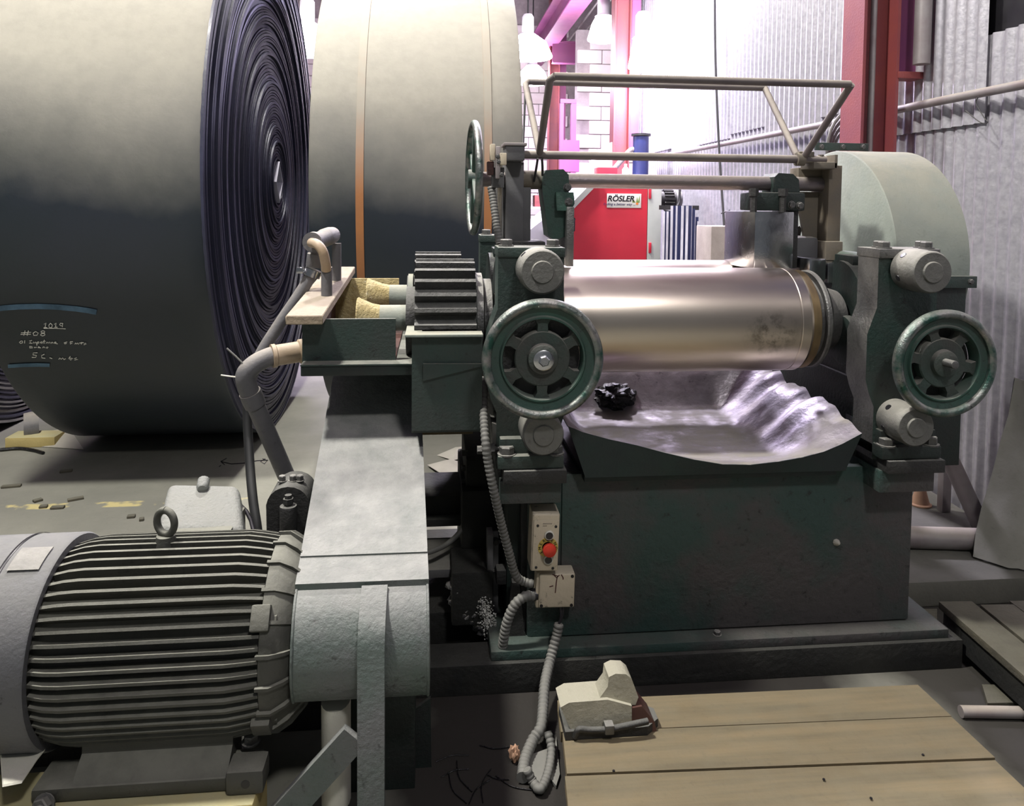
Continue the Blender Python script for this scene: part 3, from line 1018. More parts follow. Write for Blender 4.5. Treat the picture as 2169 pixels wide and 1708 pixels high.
# red box and bottle on top of the cabinet
a, b = P(1267, 385, YC + .3), P(1308, 355, YC + .3)
bm = NB(); box(bm, a.x, b.x, YC + .3, YC + .5, zT + .03, b.z, .005)
obj('red_toolbox', bm, 'red_cabinet', None, 'small red box on top of the red cabinet', 'box')
p = P(1330, 385, YC + .3)
t5 = thing('white_bottle', 'white plastic bottle on top of the red cabinet', 'bottle', (p.x, YC + .4, zT + .03))
bm = NB(); zt = P(1330, 346, YC + .3).z
zb = zT + .03; h_ = zt - zb
lathe(bm, [(.030, 0), (.034, .01), (.034, h_ * .72), (.014, h_ * .86), (.014, h_ * .90)], (p.x, YC + .4, zb), (0, 0, 1), 18)
obj('bottle_body', bm, 'white_paint', t5)
bm = NB(); cyl(bm, (p.x, YC + .4, zb + h_ * .88), (p.x, YC + .4, zb + h_), .016, seg=12)
obj('cap', bm, 'white_plastic', t5)

# storage rack far behind the mill, glimpsed beside the left bracket
rk = thing('storage_rack', 'far storage rack with small boxes beyond the mill bracket', 'rack', (P(1125, 450, 9.5).x, 9.6, 0))
xa_, xb_ = P(1104, 450, 9.5).x, P(1152, 450, 9.5).x
for x_ in (xa_, xb_):
    bm = NB(); box(bm, x_ - .015, x_ + .015, 9.5, 9.53, 0, P(1120, 385, 9.5).z)
    obj('rack_upright', bm, 'column_red', rk)
for yy in (400, 440, 478, 515):
    z_ = P(1125, yy, 9.5).z
    bm = NB(); box(bm, xa_, xb_, 9.49, 9.8, z_ - .012, z_ + .012)
    obj('rack_shelf', bm, 'white_paint', rk)
rb = random.Random(2)
for yy, cols in ((440, ('cardboard', 'column_red')), (478, ('orange_cone', 'paper')), (515, ('maroon', 'cardboard'))):
    z_ = P(1125, yy, 9.5).z + .0125
    for j, m_ in enumerate(cols):
        x_ = xa_ + .03 + j * (xb_ - xa_) * .5
        bm = NB(); box(bm, x_, x_ + (xb_ - xa_) * .38, 9.52, 9.74, z_, z_ + rb.uniform(.08, .15), .004)
        obj('stored_box', bm, m_, None, 'brown carton beside the maroon carton on the far storage rack' if yy == 515 and j == 1 else {'cardboard': 'brown carton on the far storage rack', 'column_red': 'dull red carton on the far storage rack', 'orange_cone': 'pale orange carton on the far storage rack', 'paper': 'cream carton on the far storage rack', 'maroon': 'maroon carton on the far storage rack'}[m_], 'box', 'boxes on the far storage rack')
# coiled hoses hung beside the column
bm = NB()
for k in range(4):
    r_ = .10 + .035 * k
    c_ = P(1790, 300, 4.3)
    tube(bm, [Vector((c_.x + .01 * k, 4.3 + r_ * .4 * math.cos(q * PI / 12), c_.z - .06 + r_ * 1.15 * math.sin(q * PI / 12))) + Vector((r_ * .9 * math.cos(q * PI / 12), 0, 0)) for q in range(25)], .011, 8, False)
obj('hose_coil', bm, 'conduit_grey', None, 'coil of grey hoses hung behind the red column foot', 'hose')

# ================================================================== THE TWO-ROLL MILL
YF, YB = 2.25, 2.366                     # front posts
YR, ZR, RR = 2.52, 1.113, 0.178          # front roll axis, radius
YR2 = YR + 2 * RR + .012
mill = thing('two_roll_mill', 'dusty green two-roll rubber mill with polished steel rolls and handwheels', 'machine', (0.85, 2.7, 0))
xl0, xl1 = P(1055, 560, YF).x, P(1195, 560, YF).x
xr0, xr1 = P(1861, 560, YF).x, P(1861, 560, YF).x + (xl1 - xl0)
CLX, CRX = (xl0 + xl1) / 2, (xr0 + xr1) / 2
HW = (xl1 - xl0) / 2


def zf(y, px=1130, Y=YF):
    return P(px, y, Y).z


ZT = zf(545)                             # top of the posts under the cap
ZBOT = .70


def post_poly(c):
    b = .030
    r = [(c - HW, ZBOT), (c - HW, zf(875)), (c - HW - b * .6, zf(845)), (c - HW - b, zf(815)), (c - HW - b, zf(715)), (c - HW - b * .6, zf(690)), (c - HW, zf(655)), (c - HW, ZT)]
    r += [(c + HW, ZT), (c + HW, zf(655)), (c + HW + b * .6, zf(690)), (c + HW + b, zf(715)), (c + HW + b, zf(815)), (c + HW + b * .6, zf(850)), (c + HW * .9, zf(920)), (c + HW * .82, ZBOT)]
    return r


bolt_bm = NB(); hexbolt(bolt_bm, (0, 0, 0), (0, 0, 1), .019, .022)
BOLT = finish(bolt_bm, 'bolt', 'worn_steel')
bolt_bm = NB(); hexbolt(bolt_bm, (0, 0, 0), (0, -1, 0), .012, .012)
BOLTF = finish(bolt_bm, 'bolt', 'worn_steel')
bolt_bm = NB(); hexbolt(bolt_bm, (0, 0, 0), (0, -1, 0), .0065, .006)
BOLTS = finish(bolt_bm, 'bolt', 'worn_steel')


def big_nut(parent, cx, cz, y0, L, r, holes=True):
    bm = NB()
    lathe(bm, [(r * .96, 0), (r, .004), (r, L * .60), (r * .985, L * .62), (r * .985, L * .92), (r * .93, L * .985), (r * .90, L), (r * .50, L), (r * .49, L + .004), (r * .46, L + .006), (0, L + .006)], (cx, y0, cz), (0, -1, 0), 40)
    n = obj('tie_rod_nut', bm, 'nut_steel', parent)
    if holes:
        bm = NB()
        for an in (.75 * PI, .28 * PI, 1.12 * PI, -.25 * PI, -.6 * PI):
            d = Vector((math.cos(an), 0, math.sin(an)))
            c = Vector((cx, y0 - L * .33, cz)) + d * (r - .0035)
            lathe(bm, [(.0105, .0028), (.0095, .0046), (0, .0046)], c, d, 16, cap=False)
        obj('spanner_hole', bm, 'black_plastic', n)
    return n


def side_frame(c, side):
    bm = NB(); prism(bm, post_poly(c), 'y', YF, YB, .006)
    fr = obj('side_frame', bm, ['green_paint', 'worn_steel'], mill)
    if side > 0:
        for pg in fr.data.polygons:
            if pg.normal.x < -.4:
                pg.material_index = 1
    bm = NB(); prism(bm, post_poly(c), 'y', 3.15, 3.265, .006)
    obj('rear_post', bm, 'green_paint', fr)
    # caps
    for (ya, yb) in ((YF - .008, YB + .008), (3.145, 3.27)):
        bm = NB(); box(bm, c - HW - .002, c + HW + .002, ya, yb, ZT, zf(524), .004)
        obj('cap_plate', bm, 'green_paint' if side < 0 else 'worn_steel', fr)
        for dx in (-.072, .072):
            for dy in ((.028, .085) if side > 0 else (.055,)):
                inst('bolt', BOLT, fr, (c + dx + (.02 * (dy > .05) if side > 0 else 0), ya + dy, zf(524)))
    # worn inner faces of the right post catch the light
    # lower beam carrying the bearings
    bm = NB(); box(bm, c - HW * .9, c + HW * .8, YB, 3.15, .66, .93, .008)
    obj('bearing_beam', bm, 'green_dark', fr)
    # feet
    bm = NB(); box(bm, c - HW * 1.0, c + HW * .98, YF - .055, YB + .10, .715, .755, .006)
    box(bm, c - HW * .92, c + HW * .95, YF - .03, YB + .06, .745, .80, .006)
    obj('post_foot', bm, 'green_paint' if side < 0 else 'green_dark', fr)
    bm = NB(); box(bm, c - HW * .98 + .015, c + HW * 1.06, YF - .065, YB + .12, .672, .713, .004)
    obj('shim_plate', bm, 'dark_metal', fr)
    bm = NB(); box(bm, c - HW * .9, c + HW * .95, YF - .03, 3.2, .60, .672, .004)
    obj('pedestal', bm, 'base_paint', fr)
    for dx in (-.072, .075):
        inst('bolt', BOLT, fr, (c + dx, YF - .03, .752), scale=(1.2, 1.2, 1.25))
    big_nut(fr, P(1137 if side < 0 else 1922, 566 if side < 0 else 577, YF).x, zf(569), YF - .008, .115, .066)
    big_nut(fr, P(1140 if side < 0 else 1892, 902, YF).x, zf(899, 1140), YF, .115, .062)
    # tie rods
    for z in (zf(569), zf(899)):
        bm = NB(); cyl(bm, (c, YB, z), (c, 3.15, z), .036, seg=24)
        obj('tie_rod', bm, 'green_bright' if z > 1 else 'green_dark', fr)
    return fr


fl_ = side_frame(CLX, -1)
fr_ = side_frame(CRX, 1)


# handwheels on the gap screws
def handwheel(cx, cz, yf, R, bolt, rot=0.0, chips=0.0):
    bm = NB()
    # rounded rim
    pr = []
    for k in range(15):
        a = -PI * .80 + k * (PI * 1.6) / 14
        pr.append((R - .0145 + .0145 * math.cos(a), .020 + .019 * math.sin(a)))
    lathe(bm, pr + [(R - .026, .032), (R - .026, .008)], (cx, yf + .036, cz), (0, -1, 0), 64, cap=False)
    wheel = obj('handwheel', bm, 'rim_steel', mill)
    bm = NB()
    lathe(bm, [(R - .018, .0), (R - .020, .024), (R - .032, .020), (R * .72, .018), (R * .695, .026), (R * .67, .026), (R * .655, .016), (R * .655, -.022), (R * .70, -.02), (R - .02, 0)], (cx, yf + .036, cz), (0, -1, 0), 64, cap=False)
    obj('web_ring', bm, 'green_bright', wheel)
    # six cast spokes with raised edges
    for k in range(6):
        an = rot + PI / 2 + k * PI / 3
        M = Matrix.Translation((cx, 0, cz)) @ Matrix.Rotation(-an, 4, 'Y')
        bm = NB()
        prism(bm, [(R * .20, -.030), (R * .42, -.016), (R * .56, -.014), (R * .685, -.026), (R * .685, .026), (R * .56, .014), (R * .42, .016), (R * .20, .030)], 'y', yf + .024, yf + .060, .003, 1, M)
        obj('spoke', bm, 'dark_green_worn', wheel)
    bm = NB()
    lathe(bm, [(R * .655, .006), (R * .655, .0), (0, .0)], (cx, yf + .066, cz), (0, -1, 0), 48)
    obj('back_plate', bm, 'dark_metal', wheel)
    bm = NB()
    lathe(bm, [(R * .46, -.02), (R * .46, .010), (R * .44, .014), (R * .26, .014), (R * .24, .028), (R * .22, .030), (0, .030)], (cx, yf + .036, cz), (0, -1, 0), 40)
    obj('hub', bm, 'dark_green_worn', wheel)
    if bolt:
        bm = NB()
        lathe(bm, [(.029, 0), (.029, .006), (.025, .008), (0, .008)], (cx, yf + .004, cz), (0, -1, 0), 32)
        lathe(bm, [(.0165, .006), (.0165, .017), (.013, .020), (0, .020)], (cx, yf + .004, cz), (0, -1, 0), 6, phase=.25)
        obj('hub_bolt', bm, 'bright_steel', wheel)
    else:
        bm = NB(); cyl(bm, (cx - .005, yf + .02, cz + .005), (cx - .002, yf - .035, cz + .006), .0125, seg=16, bev=.002)
        obj('screw_stub', bm, 'worn_steel', wheel)
    bm = NB(); cyl(bm, (cx, yf + .05, cz), (cx, YF + .002, cz), .034, seg=24)
    obj('gap_screw', bm, 'dark_metal', wheel)
    return wheel


p = P(1149, 760, 2.11)
handwheel(p.x, p.z, 2.085, .174, True)
p = P(2006, 772, 2.11)
handwheel(p.x, p.z, 2.105, .165, False, .35)

# rolls
bm = NB()
prof = [(.09, .20), (.10, .36), (.150, .40), (.172, .405), (RR - .001, .412), (RR, .42), (RR, 1.195), (RR - .0012, 1.197), (RR - .0012, 1.200), (RR, 1.202), (RR, 1.232), (RR - .004, 1.240)]
lathe(bm, prof, (0, YR, ZR), (1, 0, 0), 96)
roll_f = obj('roll', bm, 'roll_steel', mill, label='polished front roll', angle=25)
bm = NB()
lathe(bm, [(RR - .004, 1.240), (RR - .006, 1.246), (RR - .007, 1.268), (RR - .016, 1.274)], (0, YR, ZR), (1, 0, 0), 72)
obj('end_ring', bm, 'bronze', roll_f, label='bronze coloured wear ring')
bm = NB(); lathe(bm, [(RR - .03, 1.274), (RR - .03, 1.292), (RR - .012, 1.292), (RR - .008, 1.296), (RR - .008, 1.306), (RR - .02, 1.318), (.12, 1.330), (.10, 1.40)], (0, YR, ZR), (1, 0, 0), 72)
obj('roll_collar', bm, 'worn_steel', roll_f)
bm = NB()
lathe(bm, prof, (0, YR2, ZR), (1, 0, 0), 96)
roll_b = obj('roll', bm, 'roll_steel', mill, label='polished rear roll', angle=25)

# bearing housings
for c, nm in ((CLX, 'l'), (CRX + .005, 'r')):
    for yy in (YR, YR2):
        bm = NB()
        pts = []
        for k in range(17):
            a = PI * k / 16
            pts.append((yy + .165 * math.cos(a), ZR + .02 + .185 * math.sin(a)))
        pts += [(yy - .150, .93), (yy + .150, .93)]
        prism(bm, pts, 'x', c - .085, c + .080, .006)
        obj('bearing_housing', bm, 'green_dark', mill)
        bm = NB(); box(bm, c - .070, c + .07, yy - .06, yy + .06, ZR + .19, ZR + .225, .006)
        obj('housing_cap', bm, 'green_dark', mill)
# raised bosses on the right front housing
bm = NB(); cyl(bm, (CRX - .12, YR - .10, ZR - .06), (CRX - .085, YR - .10, ZR - .06), .085, seg=28, bev=.006)
obj('housing_boss', bm, 'green_dark', mill)
for k, (a, b) in enumerate((((1697, 574), (1733, 548)), ((1735, 580), (1775, 556)))):
    p0, p1 = P(*a, 2.62), P(*b, 2.62)
    bm = NB(); box(bm, p0.x, p1.x, 2.56, 2.72, p0.z - .03, p1.z + .005, .008)
    obj('guide_block', bm, 'bright_steel', mill, label='shiny worn guide block')

# base pedestal and skid
XB0, XB1, YBS = P(1118, 1200, 2.32).x, P(1926, 1200, 2.32).x, 2.32
bm = NB(); box(bm, XB0, XB1, YBS, 3.2, .118, .640, .012)
base = obj('base', bm, 'base_paint', mill)
bm = NB(); box(bm, P(1190, 1100, 2.31).x, XB1 - .004, YBS - .010, YBS + .02, .13, .655, .004)
obj('front_plate', bm, 'base_paint', base)
bm = NB(); box(bm, XB0 - .12, XB1 + .10, YBS - .07, 3.3, .095, .125, .005)
obj('base_flange', bm, 'base_paint', base)
bm = NB(); box(bm, XB0 - .5, XB1 + .14, 2.235, 2.36, 0, .095, .004)
obj('skid_beam', bm, 'black_grime', base)
bm = NB(); box(bm, XB0 - .5, XB1 + .14, 3.1, 3.22, 0, .095, .004)
obj('skid_beam', bm, 'black_grime', base)
p = P(1522, 1382, YBS - .05)
inst('bolt', BOLT, base, (p.x, YBS - .035, .124), scale=(.6, .6, .6))
p = P(1771, 1149, YBS - .01)
bm = NB(); lathe(bm, [(.012, 0), (.010, .008), (.004, .016), (0, .017)], (p.x, YBS - .009, p.z), (.2, -1, .1), 8)
obj('weld_stub', bm, 'paper', base)
# left end: stepped column of the base with cover strips
bm = NB(); box(bm, P(1072, 1200, 2.42).x, XB0 + .01, 2.40, 3.1, .10, .62, .006)
obj('end_column', bm, 'green_dark', base)
bm = NB(); box(bm, P(1103, 1200, 2.36).x, P(1118, 1200, 2.36).x, 2.35, 2.42, .13, .60, .004)
obj('end_strip', bm, 'dark_metal', base)
bm = NB(); prism(bm, [(P(1072, 1390, 2.35).x, .125), (P(1110, 1390, 2.35).x, .125), (P(1098, 1290, 2.35).x, .30), (P(1083, 1290, 2.35).x, .30)], 'y', 2.33, 2.36, .003)
obj('foot_gusset', bm, 'dark_metal', base)

# -------- upper works: cross shaft, brackets, stock guides
YS = 2.70
zs = P(1400, 385, YS).z
xa, xb = P(1080, 385, YS).x, P(1722, 392, YS).x + .05
bm = NB(); cyl(bm, (P(1020, 380, YS).x, YS, zs), (xb, YS, zs - .002), .0265, seg=28)
obj('cross_shaft', bm, 'shaft_steel', mill)
# left bracket: grey upright channel
x0, x1 = P(1068, 430, YS).x, P(1105, 430, YS).x
bm = NB(); box(bm, x0, x1, YS - .06, YS + .06, ZT + .005, P(1085, 345, YS).z, .003)
br = obj('shaft_bracket', bm, 'grey_plate', mill)
bm = NB(); box(bm, x0 - .006, P(1123, 440, YS).x, YS - .02, YS + .05, ZT + .0, zs - .02, .003)
obj('bracket_rib', bm, 'grey_plate', br)
bm = NB(); box(bm, x0 - .02, x1 + .075, YS - .09, YS + .09, ZT - .10, ZT + .03, .006)
obj('bracket_base', bm, 'dark_metal', br)
# right bracket
x0, x1 = P(1738, 440, YS).x, P(1765, 440, YS).x
bm = NB(); box(bm, x0, x1, YS - .055, YS + .075, ZT + .03, P(1750, 352, YS).z, .003)
br = obj('shaft_bracket', bm, 'brown_plate', mill)
bm = NB(); box(bm, x0 - .09, x0, YS - .0, YS + .07, zs - .01, P(1750, 356, YS).z, .003)
obj('bracket_rib', bm, 'brown_plate', br)
bm = NB(); prism(bm, [(x0 - .085, zs - .03), (x0, zs - .03), (x0, ZT + .02), (x0 - .045, ZT + .02)], 'y', YS + .02, YS + .035)
obj('bracket_web', bm, 'brown_plate', br)
bm = NB(); box(bm, x0 - .012, x1 + .004, YS - .07, YS + .09, ZT - .035, ZT + .035, .005)
obj('bracket_base', bm, 'brown_plate', br)
bm = NB(); box(bm, x0 - .10, x0 - .01, YS - .02, YS + .10, ZT - .10, ZT + .05, .02)
obj('bracket_base', bm, 'grey_plate', br)

# stock guide (cheek) arms on the shaft
# left arm: green casting
a = lambda px, py, Y=YS: (P(px, py, Y).x, P(px, py, Y).z)
bm = NB()
prism(bm, [a(1146, 372), a(1152, 362), a(1188, 360), a(1199, 372), a(1200, 400), a(1196, 440), a(1192, 500), a(1170, 508), a(1156, 498), a(1149, 440), a(1144, 400)], 'y', YS - .055, YS + .055, .008)
arm = obj('guide_arm', bm, 'green_bright', mill)
bm = NB(); prism(bm, [a(1171, 408), a(1206, 408), a(1208, 432), a(1200, 446), a(1172, 446)], 'y', YS - .085, YS - .05, .005)
obj('clamp_lug', bm, 'green_bright', arm)
inst('bolt', BOLTF, arm, (a(1196, 428)[0], YS - .085, a(1196, 428)[1]))
inst('bolt', BOLTF, arm, (a(1196, 400)[0], YS - .055, a(1196, 398)[1]))
bm = NB(); box(bm, a(1191, 440)[0], a(1206, 440)[0], YS - .10, YS + .12, a(1190, 560)[1], a(1190, 438)[1], .003)
obj('cheek_plate', bm, 'worn_steel', arm)
bm = NB(); cyl(bm, (a(1100, 382)[0], YS, zs), (a(1146, 382)[0], YS, zs), .034, seg=24)
obj('shaft_collar', bm, 'brown_plate', mill)
# right arm
bm = NB()
prism(bm, [a(1626, 376), a(1634, 368), a(1664, 370), a(1676, 382), a(1678, 412), a(1628, 412)], 'y', YS - .06, YS + .055, .008)
arm = obj('guide_arm', bm, 'green_paint', mill)
bm = NB(); box(bm, a(1578, 420)[0], a(1684, 420)[0], YS - .08, YS + .05, a(1600, 446)[1], a(1600, 408)[1], .008)
obj('clamp_bar', bm, 'green_dark', arm)
for px in (1574, 1634):
    bm = NB()
    x_, z_ = a(px, 448)
    cyl(bm, (x_, YS - .09, z_ - .002), (x_, YS - .09, a(px, 404)[1]), .012, seg=6)
    cyl(bm, (x_, YS - .09, a(px, 416)[1]), (x_, YS - .09, a(px, 404)[1] + .006), .017, seg=6)
    obj('clamp_bolt', bm, 'dark_metal', arm)
inst('bolt', BOLTF, arm, (a(1655, 434)[0], YS - .08, a(1655, 434)[1]))
inst('bolt', BOLTF, arm, (a(1672, 436)[0], YS - .08, a(1672, 436)[1]))
x0, x1 = a(1578, 500)[0], a(1658, 500)[0]
bm = NB(); box(bm, x0, x1, YS - .085, YS + .20, a(1600, 567)[1], a(1600, 448)[1], .004)
obj('cheek_block', bm, 'bright_steel', arm, label='bright steel cheek block resting on the rolls')
bm = NB(); box(bm, x1 + .001, x1 + .03, YS - .06, YS + .10, a(1600, 566)[1], a(1600, 420)[1], .004)
obj('cheek_plate', bm, 'dark_metal', arm)
# right-hand dark fin seen behind the cheek
bm = NB(); prism(bm, [a(1668, 500), a(1716, 480), a(1720, 488), a(1706, 555), a(1668, 560)], 'y', YS + .08, YS + .10)
obj('splash_plate', bm, 'dark_metal', mill)

# left side handwheel on the cross shaft end (plane across the machine)
xw = P(1003, 377, YS).x
bm = NB()
for k in range(1):
    pr = [(.192 + .013 * math.cos(t_), .013 * math.sin(t_)) for t_ in [2 * PI * q / 14 for q in range(15)]]
    lathe(bm, pr, (xw, YS, zs + .004), (1, .05, 0), 64, cap=False)
hwl = obj('handwheel', bm, 'rim_steel', mill, label='edge-on handwheel on the cross shaft')
for k in range(4):
    an = .5 + k * PI / 2
    M = Matrix.Translation((xw, YS, zs + .004)) @ Matrix.Rotation(an, 4, 'X')
    bm = NB(); box(bm, -.007, .007, -.013, .013, .02, .185, .003, 1, M)
    obj('spoke', bm, 'green_bright', hwl)
bm = NB(); cyl(bm, (xw - .02, YS, zs), (xw + .03, YS, zs), .034, seg=24, bev=.003)
obj('hub', bm, 'green_paint', hwl)

# trip bar, pivot and limit switch
YP = 2.62
z0, z1 = P(1150, 325, YP).z, P(1745, 342, YP).z
zp = (z0 + z1) / 2
bm = NB(); cyl(bm, (P(1072, 325, YP).x, YP, zp), (P(1748, 342, YP).x, YP, zp), .0145, seg=16)
trip = obj('trip_shaft', bm, 'dusty_bar', mill)


def trip_frame(lab, cl, tl, tr, cr, Yt):
    A = P(*cl, YP); A.y = YP; A.z = zp
    Bv, C = P(*tl, Yt), P(*tr, Yt)
    zz = (Bv.z + C.z) / 2
    Bv.z = C.z = zz
    D = P(*cr, YP); D.z = zp
    bm = NB()
    tube(bm, [A, A + (Bv - A) * .5, Bv + (A - Bv) * .04, Bv + (C - Bv) * .015], .0125, 12)
    tube(bm, [Bv + (C - Bv) * .012, C + (Bv - C) * .004], .0125, 12)
    tube(bm, [C, D], .0125, 12)
    obj('trip_bar', bm, 'dusty_bar', trip, label=lab)


trip_frame('front emergency trip bar', (1142, 335), (1166, 160), (1803, 180), (1700, 332), 2.35)
trip_frame('rear emergency trip bar', (1144, 332), (1112, 172), (1620, 188), (1692, 332), 2.95)
bm = NB(); cyl(bm, (P(1686, 338, YP).x, YP, zp), (P(1702, 338, YP).x, YP, zp), .024, seg=20)
box(bm, P(1690, 330, YP).x, P(1722, 330, YP).x, YP - .012, YP + .03, zp - .012, zp + .028, .004)
obj('pivot_collar', bm, 'brown_plate', trip)
bm = NB(); box(bm, P(1718, 350, YP).x, P(1768, 350, YP).x, YP - .02, YP + .08, P(1740, 358, YP).z, P(1740, 344, YP).z, .003)
box(bm, P(1762, 350, YP).x, P(1768, 350, YP).x, YP - .02, YP + .08, P(1740, 358, YP).z, P(1740, 328, YP).z, .001)
cyl(bm, (P(1738, 350, YP).x, YP + .0, P(1740, 348, YP).z), (P(1738, 350, YP).x, YP + .0, P(1740, 328, YP).z), .011, seg=8)
obj('pivot_bracket', bm, 'brown_plate', trip)
# left limit switch cluster
sw = NB(); box(sw, P(1068, 330, YP).x, P(1108, 330, YP).x, YP - .05, YP + .05, P(1090, 342, YP).z, P(1090, 306, YP).z, .004)
swo = obj('limit_switch', sw, 'grey_plate', mill)
bm = NB(); box(bm, P(1064, 330, YP).x, P(1112, 330, YP).x, YP - .056, YP + .056, P(1090, 311, YP).z, P(1090, 305, YP).z, .002)
obj('switch_lid', bm, 'galv_pipe', swo)
for (pa, pb, m_, dy) in (((1036, 342), (1046, 308), 'cream_plastic', -.02), ((1046, 380), (1056, 314), 'galv_pipe', -.04), ((1054, 352), (1068, 328), 'cream_plastic', -.05), ((1040, 398), (1066, 356), 'grey_plate', .0), ((1030, 372), (1044, 344), 'rust', -.01)):
    a0, b0 = P(*pa, YP), P(*pb, YP)
    bm = NB(); box(bm, a0.x, b0.x, YP - .045 + dy, YP + .0 + dy, a0.z, b0.z, .003)
    obj('switch_part', bm, m_, swo)
for (px, py) in ((1052, 346), (1058, 372), (1050, 335)):
    q = P(px, py, YP)
    inst('bolt', BOLTS, swo, (q.x, YP - .09, q.z))
bm = NB()
cyl(bm, (P(1044, 400, YP).x, YP - .03, P(1044, 400, YP).z), (P(1058, 318, YP).x, YP - .03, P(1058, 326, YP).z), .007, seg=8)
obj('switch_lever', bm, 'dark_metal', swo)
# upright rod from the switch to the stand
bm = NB(); box(bm, P(1056, 440, YP).x, P(1064, 440, YP).x, YP + .02, YP + .05, ZT, P(1060, 345, YP).z, .002)
obj('switch_post', bm, 'brown_plate', swo)

# -------- roll gears
def gear(cy, cz, R, x0, x1, n, name, phase=0):
    bm = NB()
    pts = []
    rd = R - .034
    for k in range(n):
        a = 2 * PI * (k + phase) / n
        w = 2 * PI / n
        for f, r in ((-.50, rd), (-.27, rd + .003), (-.17, R - .006), (-.12, R), (.12, R), (.17, R - .006), (.27, rd + .003)):
            pts.append((cy + r * math.cos(a + f * w), cz + r * math.sin(a + f * w)))
    prism(bm, pts, 'x', x0, x1)
    g = obj('roll_gear', bm, 'gear_black', mill, angle=30)
    bm = NB(); cyl(bm, (x0 - .03, cy, cz), (x1 + .06, cy, cz), R * .55, seg=36)
    obj('gear_hub', bm, 'dark_metal', g)
    bm = NB(); lathe(bm, [(R - .036, -.006), (R - .036, .004), (R * .5, .004), (R * .5, -.006)], (x1, cy, cz), (1, 0, 0), 48)
    obj('gear_flange', bm, 'green_dark', g)
    return g


xg0, xg1 = P(878, 600, 2.33).x, P(1010, 600, 2.33).x
gear(YR, ZR, .207, xg0, xg1, 25, 'roll_gear', .3)
gear(YR2 + .04, ZR, .205, xg0 - .012, xg1 - .03, 24, 'roll_gear')
# shaft flange rings between gear and frame
bm = NB(); lathe(bm, [(.16, 0), (.16, .02), (.14, .025), (.14, .05), (.11, .05)], (xg1 + .005, YR, ZR), (1, 0, 0), 48)
obj('shaft_flange', bm, 'worn_steel', mill)
# gear trough: open-topped casing below the gears
x0, x1 = P(858, 740, 2.26).x, P(1022, 740, 2.26).x
zt_, zb_ = P(900, 712, 2.26).z, P(900, 905, 2.30).z
tr = NB()
box(tr, x0 + .02, x1, 2.262, 2.275, zb_, zt_)
box(tr, x0 + .02, x1, 3.15, 3.165, zb_, zt_)
box(tr, x0 + .02, x0 + .032, 2.275, 3.15, zb_, zt_)
box(tr, x0 + .02, x1, 2.275, 3.15, zb_ - .01, zb_)
tro = obj('gear_trough', tr, 'green_paint', mill)
bm = NB(); box(bm, x0, x1, 2.235, 2.30, zt_, zt_ + .008, .002); box(bm, x0, x0 + .05, 2.30, 3.1, zt_, zt_ + .008, .002)
obj('trough_lip', bm, 'gear_case', tro)
bm = NB(); prism(bm, [a(896, 806, 2.26), a(1020, 775, 2.26), a(1020, 770, 2.26), a(896, 770, 2.26)], 'y', 2.252, 2.262)
obj('trough_rib', bm, 'green_paint', tro)
bm = NB(); box(bm, P(895, 908, 2.5).x, P(1000, 908, 2.5).x, 2.45, 2.7, P(900, 912, 2.5).z, P(900, 904, 2.5).z)
obj('trough_skid', bm, 'wood_board', tro)

# right gear guard (round case) with bolted flange
YG, ZG, RG = 3.03, 1.285, .455
XG0, XG1 = 1.665, 1.955
bm = NB()
lathe(bm, [(0, 0), (RG - .006, 0), (RG, .004), (RG, XG1 - XG0 - .004), (RG - .006, XG1 - XG0), (0, XG1 - XG0)], (XG0, YG, ZG), (1, 0, 0), 96, cap=False)
gg = obj('gear_guard', bm, 'gear_case', mill, label='round dusty grey-green gear guard')
bm = NB(); box(bm, XG0 + .01, XG1 - .01, YG - RG + .005, YG + RG - .005, .55, ZG - .05, .004)
obj('guard_skirt', bm, 'green_dark', gg)
p0, p1 = P(1728, 318, 3.22), P(1840, 304, 3.22)
bm = NB(); box(bm, p0.x, p1.x, 3.22, 3.235, p0.z, p1.z, .001)
obj('top_flange', bm, 'green_paint', gg)
for px in (1740, 1785, 1828):
    q = P(px, 311, 3.22)
    inst('bolt', BOLTS, gg, (q.x, 3.22, q.z), scale=(1.5, 1.5, 1.5))
q0, q1 = P(2000, 610, YG - RG - .01), P(2072, 585, YG - RG - .01)
bm = NB(); box(bm, XG0, XG1 + .012, YG - RG - .02, YG - RG + .01, q0.z, q1.z, .002)
obj('split_flange', bm, 'green_paint', gg)
q = P(2056, 597, YG - RG - .02)
inst('bolt', BOLTS, gg, (q.x, YG - RG - .02, q.z), scale=(1.4, 1.4, 1.4))

# -------- drain trough of the hollow roll shafts, with cones
x0, x1 = P(640, 720, 2.40).x, P(838, 720, 2.40).x
zt_, zb_ = P(740, 676, 2.40).z, P(740, 768, 2.40).z
bm = NB()
box(bm, x0, x1, 2.40, 2.412, zb_, zt_)
box(bm, x0, x0 + .012, 2.412, 3.05, zb_, zt_)
box(bm, x0, x1, 2.412, 3.05, zb_ - .01, zb_)
dt = obj('drain_trough', bm, 'green_paint', mill)
bm = NB(); box(bm, x0, x1 - .02, 3.05, 3.062, zb_, P(800, 590, 3.05).z, .001)
obj('splash_back', bm, 'lime_scale', dt, label='scale-crusted splash plate')
bm = NB(); box(bm, x0 + .013, x1, 2.414, 3.045, zb_ + .001, zb_ + .012)
box(bm, x0 + .013, x0 + .02, 2.414, 3.045, zb_ + .01, zt_ - .005)
obj('rust_bed', bm, 'rust', dt)
bm = NB(); box(bm, x0 + .004, P(1022, 780, 2.36).x, 2.345, 2.40, P(700, 795, 2.36).z, P(700, 772, 2.36).z, .004)
obj('support_angle', bm, 'green_dark', dt)
bm = NB(); box(bm, x0 + .004, P(1022, 780, 2.36).x, 2.34, 3.0, P(700, 773, 2.36).z, P(700, 770, 2.36).z)
